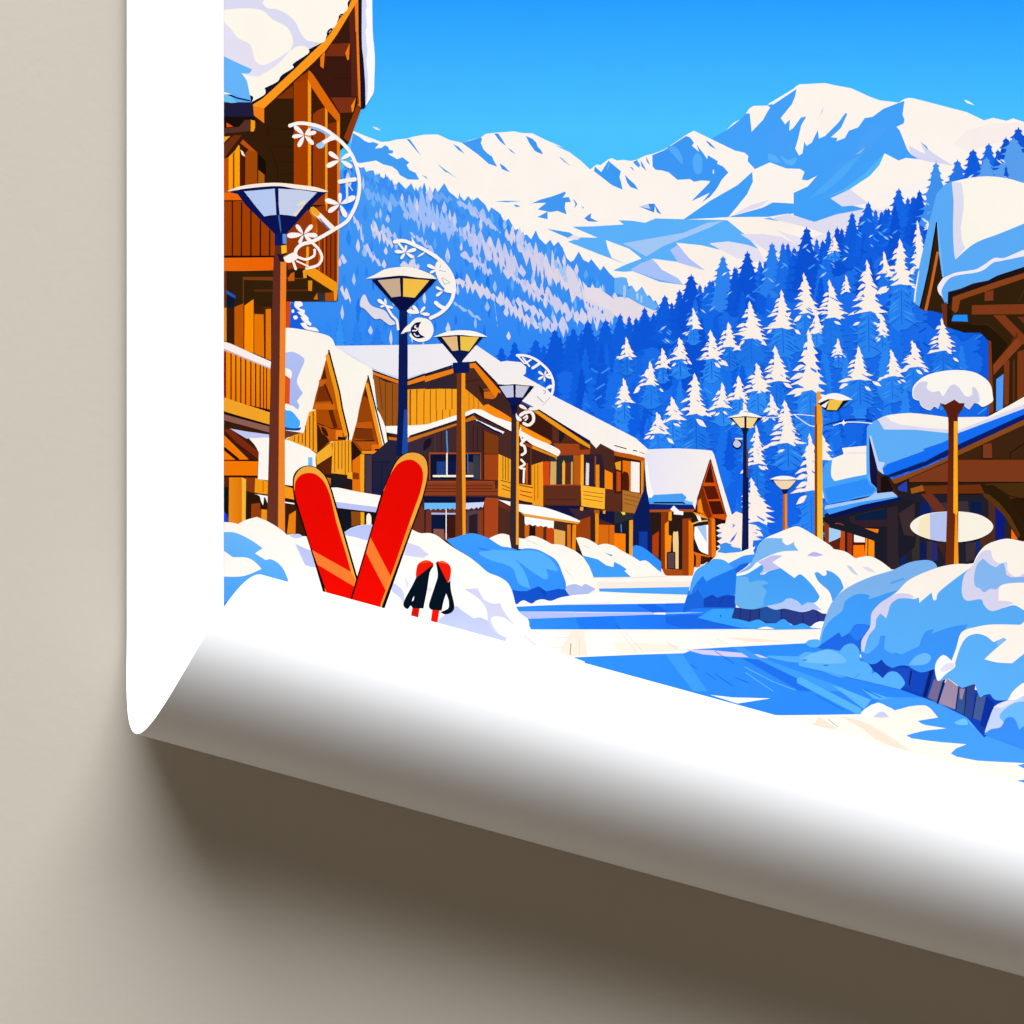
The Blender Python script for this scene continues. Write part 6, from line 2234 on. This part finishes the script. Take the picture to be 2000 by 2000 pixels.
Q d6d2ec ~ 540,1190! 540,1100 612,985 625,870 700,782 830,705 940,702 995,735! 900,740 850,745 790,790 770,850 750,912! 700,870! 665,920 655,990 595,1070 560,1200!
Q fff6ea ~ 1490,462! 1530,370 1600,288 1700,245 1800,229 1932,255! 1932,845! 1850,800 1760,820 1655,850 1590,800 1560,748 1440,760 1398,690 1410,570 1440,510
Q dad7ee ~ 1490,462! 1560,350 1640,328 1665,400 1720,440 1785,430 1790,500 1850,552 1910,540 1932,500! 1932,600! 1760,620 1720,650 1712,760! 1790,765 1845,780! 1750,820 1655,850 1590,800 1560,748 1440,760 1398,690 1410,570 1440,510
Q 86b8f0 ~ 1505,540 1530,450 1580,398! 1640,450 1692,475! 1755,440 1780,540! 1830,560 1932,555! 1932,605! 1770,615 1690,665! 1640,660 1590,688 1550,655 1510,630
Q 5cb0f4/58acf6 ~ 1165,1345! 1185,1290 1240,1228 1310,1275! 1340,1180 1400,1040 1520,985 1932,955! 1932,1460! 1870,1520 1800,1612! 1690,1612 1640,1560! 1590,1570 1550,1582 1510,1472! 1400,1510! 1280,1425! 1190,1447
Q fff6ea ~ 1310,1275! 1350,1170 1380,1060 1420,1015 1500,990 1650,965 1900,967! 1932,942! 1932,1215! 1830,1297! 1700,1290 1592,1263! 1680,1180 1782,1095! 1760,1078! 1670,1116! 1600,1062 1520,1045 1440,1075 1385,1160 1335,1312!
Q 84bcf6 1700,1110 1760,1080 1782,1095 1700,1150
Q fbfaff ~ 1168,1345 1190,1268 1240,1226 1290,1255 1312,1280 1335,1290 1338,1330 1260,1390 1195,1447
Q e4e0f0 ~ 1215,1350 1270,1300 1330,1300 1320,1340 1240,1370
Q 58aefa ~ 0,1235! 60,1200 150,1205 240,1175 350,1192! 400,1140 470,1130 520,1190 522,1275! 580,1290 625,1340 625,1390! 660,1375 720,1425! 770,1375 830,1370 880,1410 910,1470 870,1522! 700,1480 400,1410 0,1320!
Q 74bcf4 ~ 30,1280 120,1210 260,1185 380,1240 400,1290 250,1300
Q 3a90ec ~ 30,1270 50,1262 75,1268 45,1282
Q 2a7ce0 ~ 210,1315 235,1308 255,1316 230,1322
Q 2f86ec L6 480,1420 520,1390
Q 54aefa ~ 55,1125! 90,1098 160,1092 185,1110! 165,1160! 100,1160
V c4d2f4/b8d0f6 ~ 1560,630! 1600,510 1660,380 1780,325! 1850,220 1932,155! 1932,620! 1700,640
V fff6f0 ~ 1780,325! 1830,240 1932,155! 1932,280! 1860,320
V 6cb8f4 ~ 1700,480 1770,395 1850,350 1932,335! 1932,590! 1880,610 1780,560
V 3a8cf0 ~ 1550,650! 1620,600 1710,580 1760,500 1815,485 1855,520 1885,605! 1932,570! 1932,790! 1750,720
V e8e2f0 1640,390 1780,330 1860,330 1720,400
@ski_pole|dark ski pole grip with red top, left one of the printed pair
E c8140a 28,1865 95,1872 82,1960 12,1950
E 06121e ~ 60,1588! 130,1500 200,1440 226,1470 190,1540 165,1700 130,1876! 28,1872! 10,1850 -20,1882 -58,1850 -45,1790 25,1660
E e81a08 ~ 60,1588! 62,1520 82,1455 140,1422 195,1430 222,1462!
E f05010 ~ 95,1450 140,1428 190,1438 150,1445
E f4f8ff ~ 22,1810! 30,1780 45,1757! 38,1795
@ski_pole|dark ski pole grip with red top and wrist strap, right one of the printed pair
E e8140a 215,1885 282,1892 262,2010 200,2000
E 06121e ~ 248,1445! 275,1432 330,1480 368,1630! 385,1605! 390,1700 422,1850 400,1910 335,1932 292,1910! 340,1890 368,1868 368,1800 345,1735! 320,1810 302,1896! 205,1888! 183,1840 240,1660 266,1560
E ef1a0a ~ 262,1436! 310,1427 360,1450 390,1500 382,1590 360,1635!
E f86030 ~ 275,1440 320,1432 365,1455 320,1450
@ski|red ski with orange rim leaning left in the printed snow
C 0c0a08 ~ 1000,1820! 683,740! 693,620 755,548 840,528 925,555 1008,645 1060,770! 1298,1590! 1345,1790!
C f2a83c ~ 1015,1820! 980,1660! 697,760! 702,640 760,558 840,535 920,562 1000,650 1045,775! 1282,1600! 1255,1800!
C e60a02 ~ 1030,1800! 985,1680! 870,1335! 715,860 703,750 716,670 770,612 850,597 920,622 985,690 1035,800! 1100,1050! 1240,1545! 1280,1620! 1240,1790!
C 0c0a08 990,1690 960,1640 700,850 684,740 697,750 720,860 870,1335 990,1680
C ff7a2c 866,1325 1232,1530 1282,1612 1262,1668 918,1462
C f2a040 1035,790 1060,860 1100,1020 1282,1600 1250,1560 1095,1060
@ski|red ski with orange rim leaning right across the other ski in the printed snow
C 0c0a08 ~ 1170,1990! 1240,1755! 1288,1590! 1528,780! 1580,645 1650,498 1720,424 1800,400 1890,415 1950,475 1964,620 1918,840! 1822,1100! 1565,1835! 1510,1990!
C f2a83c ~ 1190,1990! 1540,765! 1590,650 1655,508 1725,432 1800,406 1885,421 1943,483 1955,620 1907,830! 1805,1105! 1535,1830! 1480,1990!
C e60a02 ~ 1200,1990! 1252,1755! 1300,1590! 1530,800! 1560,720 1600,625 1670,520 1755,475 1835,483 1900,550 1914,650 1885,790! 1780,1080! 1605,1590! 1522,1825! 1470,1990!
C 0c0a08 1230,1780 1288,1590 1530,780 1545,765 1300,1600 1252,1770
C ff7a2c 1418,1205 1612,1580 1560,1702 1378,1352
C f08a2c 1785,1080 1805,1105 1530,1840 1512,1840
'''
GROUPS.append(('printed_picture', ''))
SHAPES.append((0, clip([(PRINT_L, -1000), (2820, -1000), (2820, 0), (PRINT_L, 0)], qpx), '249eff'))
SHAPES.append((0, [(PRINT_L, 0), (2820, 0), (2820, 255), (PRINT_L, 255)], '279fff>4ac4ff'))
SHAPES.append((0, clip([(PRINT_L, 255), (2820, 255), (2820, 3000), (PRINT_L, 3000)], qpx), '4ac4ff'))
draw(ART)

# each shape lies just above whatever it overlaps (thin ink layers, about a few micrometres each)
STEP = 1.0e-6
boxes = []; levels = []
for g, poly, col in SHAPES:
    xs = [p[0] for p in poly]; ys = [p[1] for p in poly]
    bx = (min(xs), min(ys), max(xs), max(ys)); lv = 0
    for bb, l in zip(boxes, levels):
        if l >= lv and bb[0] < bx[2] and bb[2] > bx[0] and bb[1] < bx[3] and bb[3] > bx[1]: lv = l + 1
    boxes.append(bx); levels.append(lv)
print('ink shapes', len(SHAPES), 'levels', max(levels))


def colours(pts, spec, poly):
    for sep, ax in (('>', 1), ('/', 0)):
        if sep in spec:
            c0, c1 = map(hexlin, spec.split(sep)); v = [p[ax] for p in poly]; a, z = min(v), max(v)
            return [tuple(c0[k] + (c1[k] - c0[k]) * ((p[ax] - a) / (z - a)) for k in range(3)) for p in pts]
    c = hexlin(spec); return [c] * len(pts)


from mathutils.geometry import delaunay_2d_cdt
picture = None
for gi, (name, lab) in enumerate(GROUPS):
    V, F, CC = [], [], []
    for (g, poly, col), lv in zip(SHAPES, levels):
        if g != gi: continue
        y = PAPER_Y - 0.00002 - STEP * lv
        # one clean layer of triangles, even where an outline folds over itself
        P, _, T, _, _, _ = delaunay_2d_cdt([Vector(p) for p in poly], [], [list(range(len(poly)))], 1, 1e-4)
        s = len(V)
        V += [(wx(p[0]), y, wz(p[1])) for p in P]
        for f in T:
            ar = sum(P[f[i - 1]][0] * P[f[i]][1] - P[f[i]][0] * P[f[i - 1]][1] for i in range(len(f)))
            f = list(f) if ar < 0 else list(f)[::-1]          # faces look at the room
            F.append(tuple(s + i for i in f))
        CC += colours(P, col, poly)
    if not F: continue
    o = link_mesh(name, V, F, [INK_M], poster if picture is None else picture, BASE if picture is None else None)
    if picture is None: picture = o
    if lab: o['label'] = lab
    at = o.data.attributes.new('ink', 'FLOAT_COLOR', 'POINT')
    for i, c in enumerate(CC): at.data[i].color = (c[0], c[1], c[2], 1.0)

# ------------------------------------------------------------------ light: one big soft lamp high in front, dim room light
w = bpy.data.worlds.new('World'); scene.world = w; w.use_nodes = True
nt = w.node_tree; bg = nt.nodes['Background']
tc = nt.nodes.new('ShaderNodeTexCoord'); sp = nt.nodes.new('ShaderNodeSeparateXYZ')
cr = nt.nodes.new('ShaderNodeValToRGB'); mr = nt.nodes.new('ShaderNodeMapRange')
mr.inputs['From Min'].default_value = -1.0; mr.inputs['From Max'].default_value = 1.0
cr.color_ramp.elements[0].color = (0.88, 0.76, 0.64, 1)          # floor-like glow from straight below, added to lighten the roll's underside
cr.color_ramp.elements[1].color = (0.06, 0.058, 0.055, 1)
for ps, c in ((0.16, (0.40, 0.33, 0.26, 1)), (0.34, (0.12, 0.098, 0.07, 1)), (0.5, (0.085, 0.073, 0.056, 1))):
    e = cr.color_ramp.elements.new(ps); e.color = c
nt.links.new(tc.outputs['Generated'], sp.inputs[0]); nt.links.new(sp.outputs['Z'], mr.inputs['Value'])
nt.links.new(mr.outputs['Result'], cr.inputs['Fac']); nt.links.new(cr.outputs['Color'], bg.inputs['Color'])
bg.inputs['Strength'].default_value = 1.0

ld = bpy.data.lights.new('softbox', 'AREA'); ld.shape = 'RECTANGLE'
ld.size = L_W; ld.size_y = L_H; ld.energy = L_E; ld.color = (0.985, 1.0, 1.03)
lo = bpy.data.objects.new('softbox', ld); COL.objects.link(lo)
tgt = Vector((0.02, 0, 0.0)); el = math.radians(L_EL); az = math.radians(L_AZ)
d = Vector((math.sin(az) * math.cos(el), -math.cos(az) * math.cos(el), math.sin(el)))
lo.location = tgt + d * L_D
lo.rotation_euler = d.to_track_quat('Z', 'Y').to_euler()

# ------------------------------------------------------------------ camera
cd = bpy.data.cameras.new('camera'); cam = bpy.data.objects.new('camera', cd); COL.objects.link(cam)
cam.location = (0, -3.0, 0); cam.rotation_euler = (math.radians(90), 0, 0)
cd.sensor_width = 36.0; cd.lens = 36.0 * (3.0 + PAPER_Y) / (2000 * PX); cd.clip_start = 0.05; cd.clip_end = 60.0
scene.camera = cam
scene.view_settings.view_transform = 'Standard'; scene.view_settings.look = 'None'
scene.view_settings.exposure = 0.0; scene.view_settings.gamma = 1.0
scene.view_settings.use_curve_mapping = False
scene.render.resolution_x = 1024; scene.render.resolution_y = 1024
scene.cycles.max_bounces = 8; scene.cycles.diffuse_bounces = 6
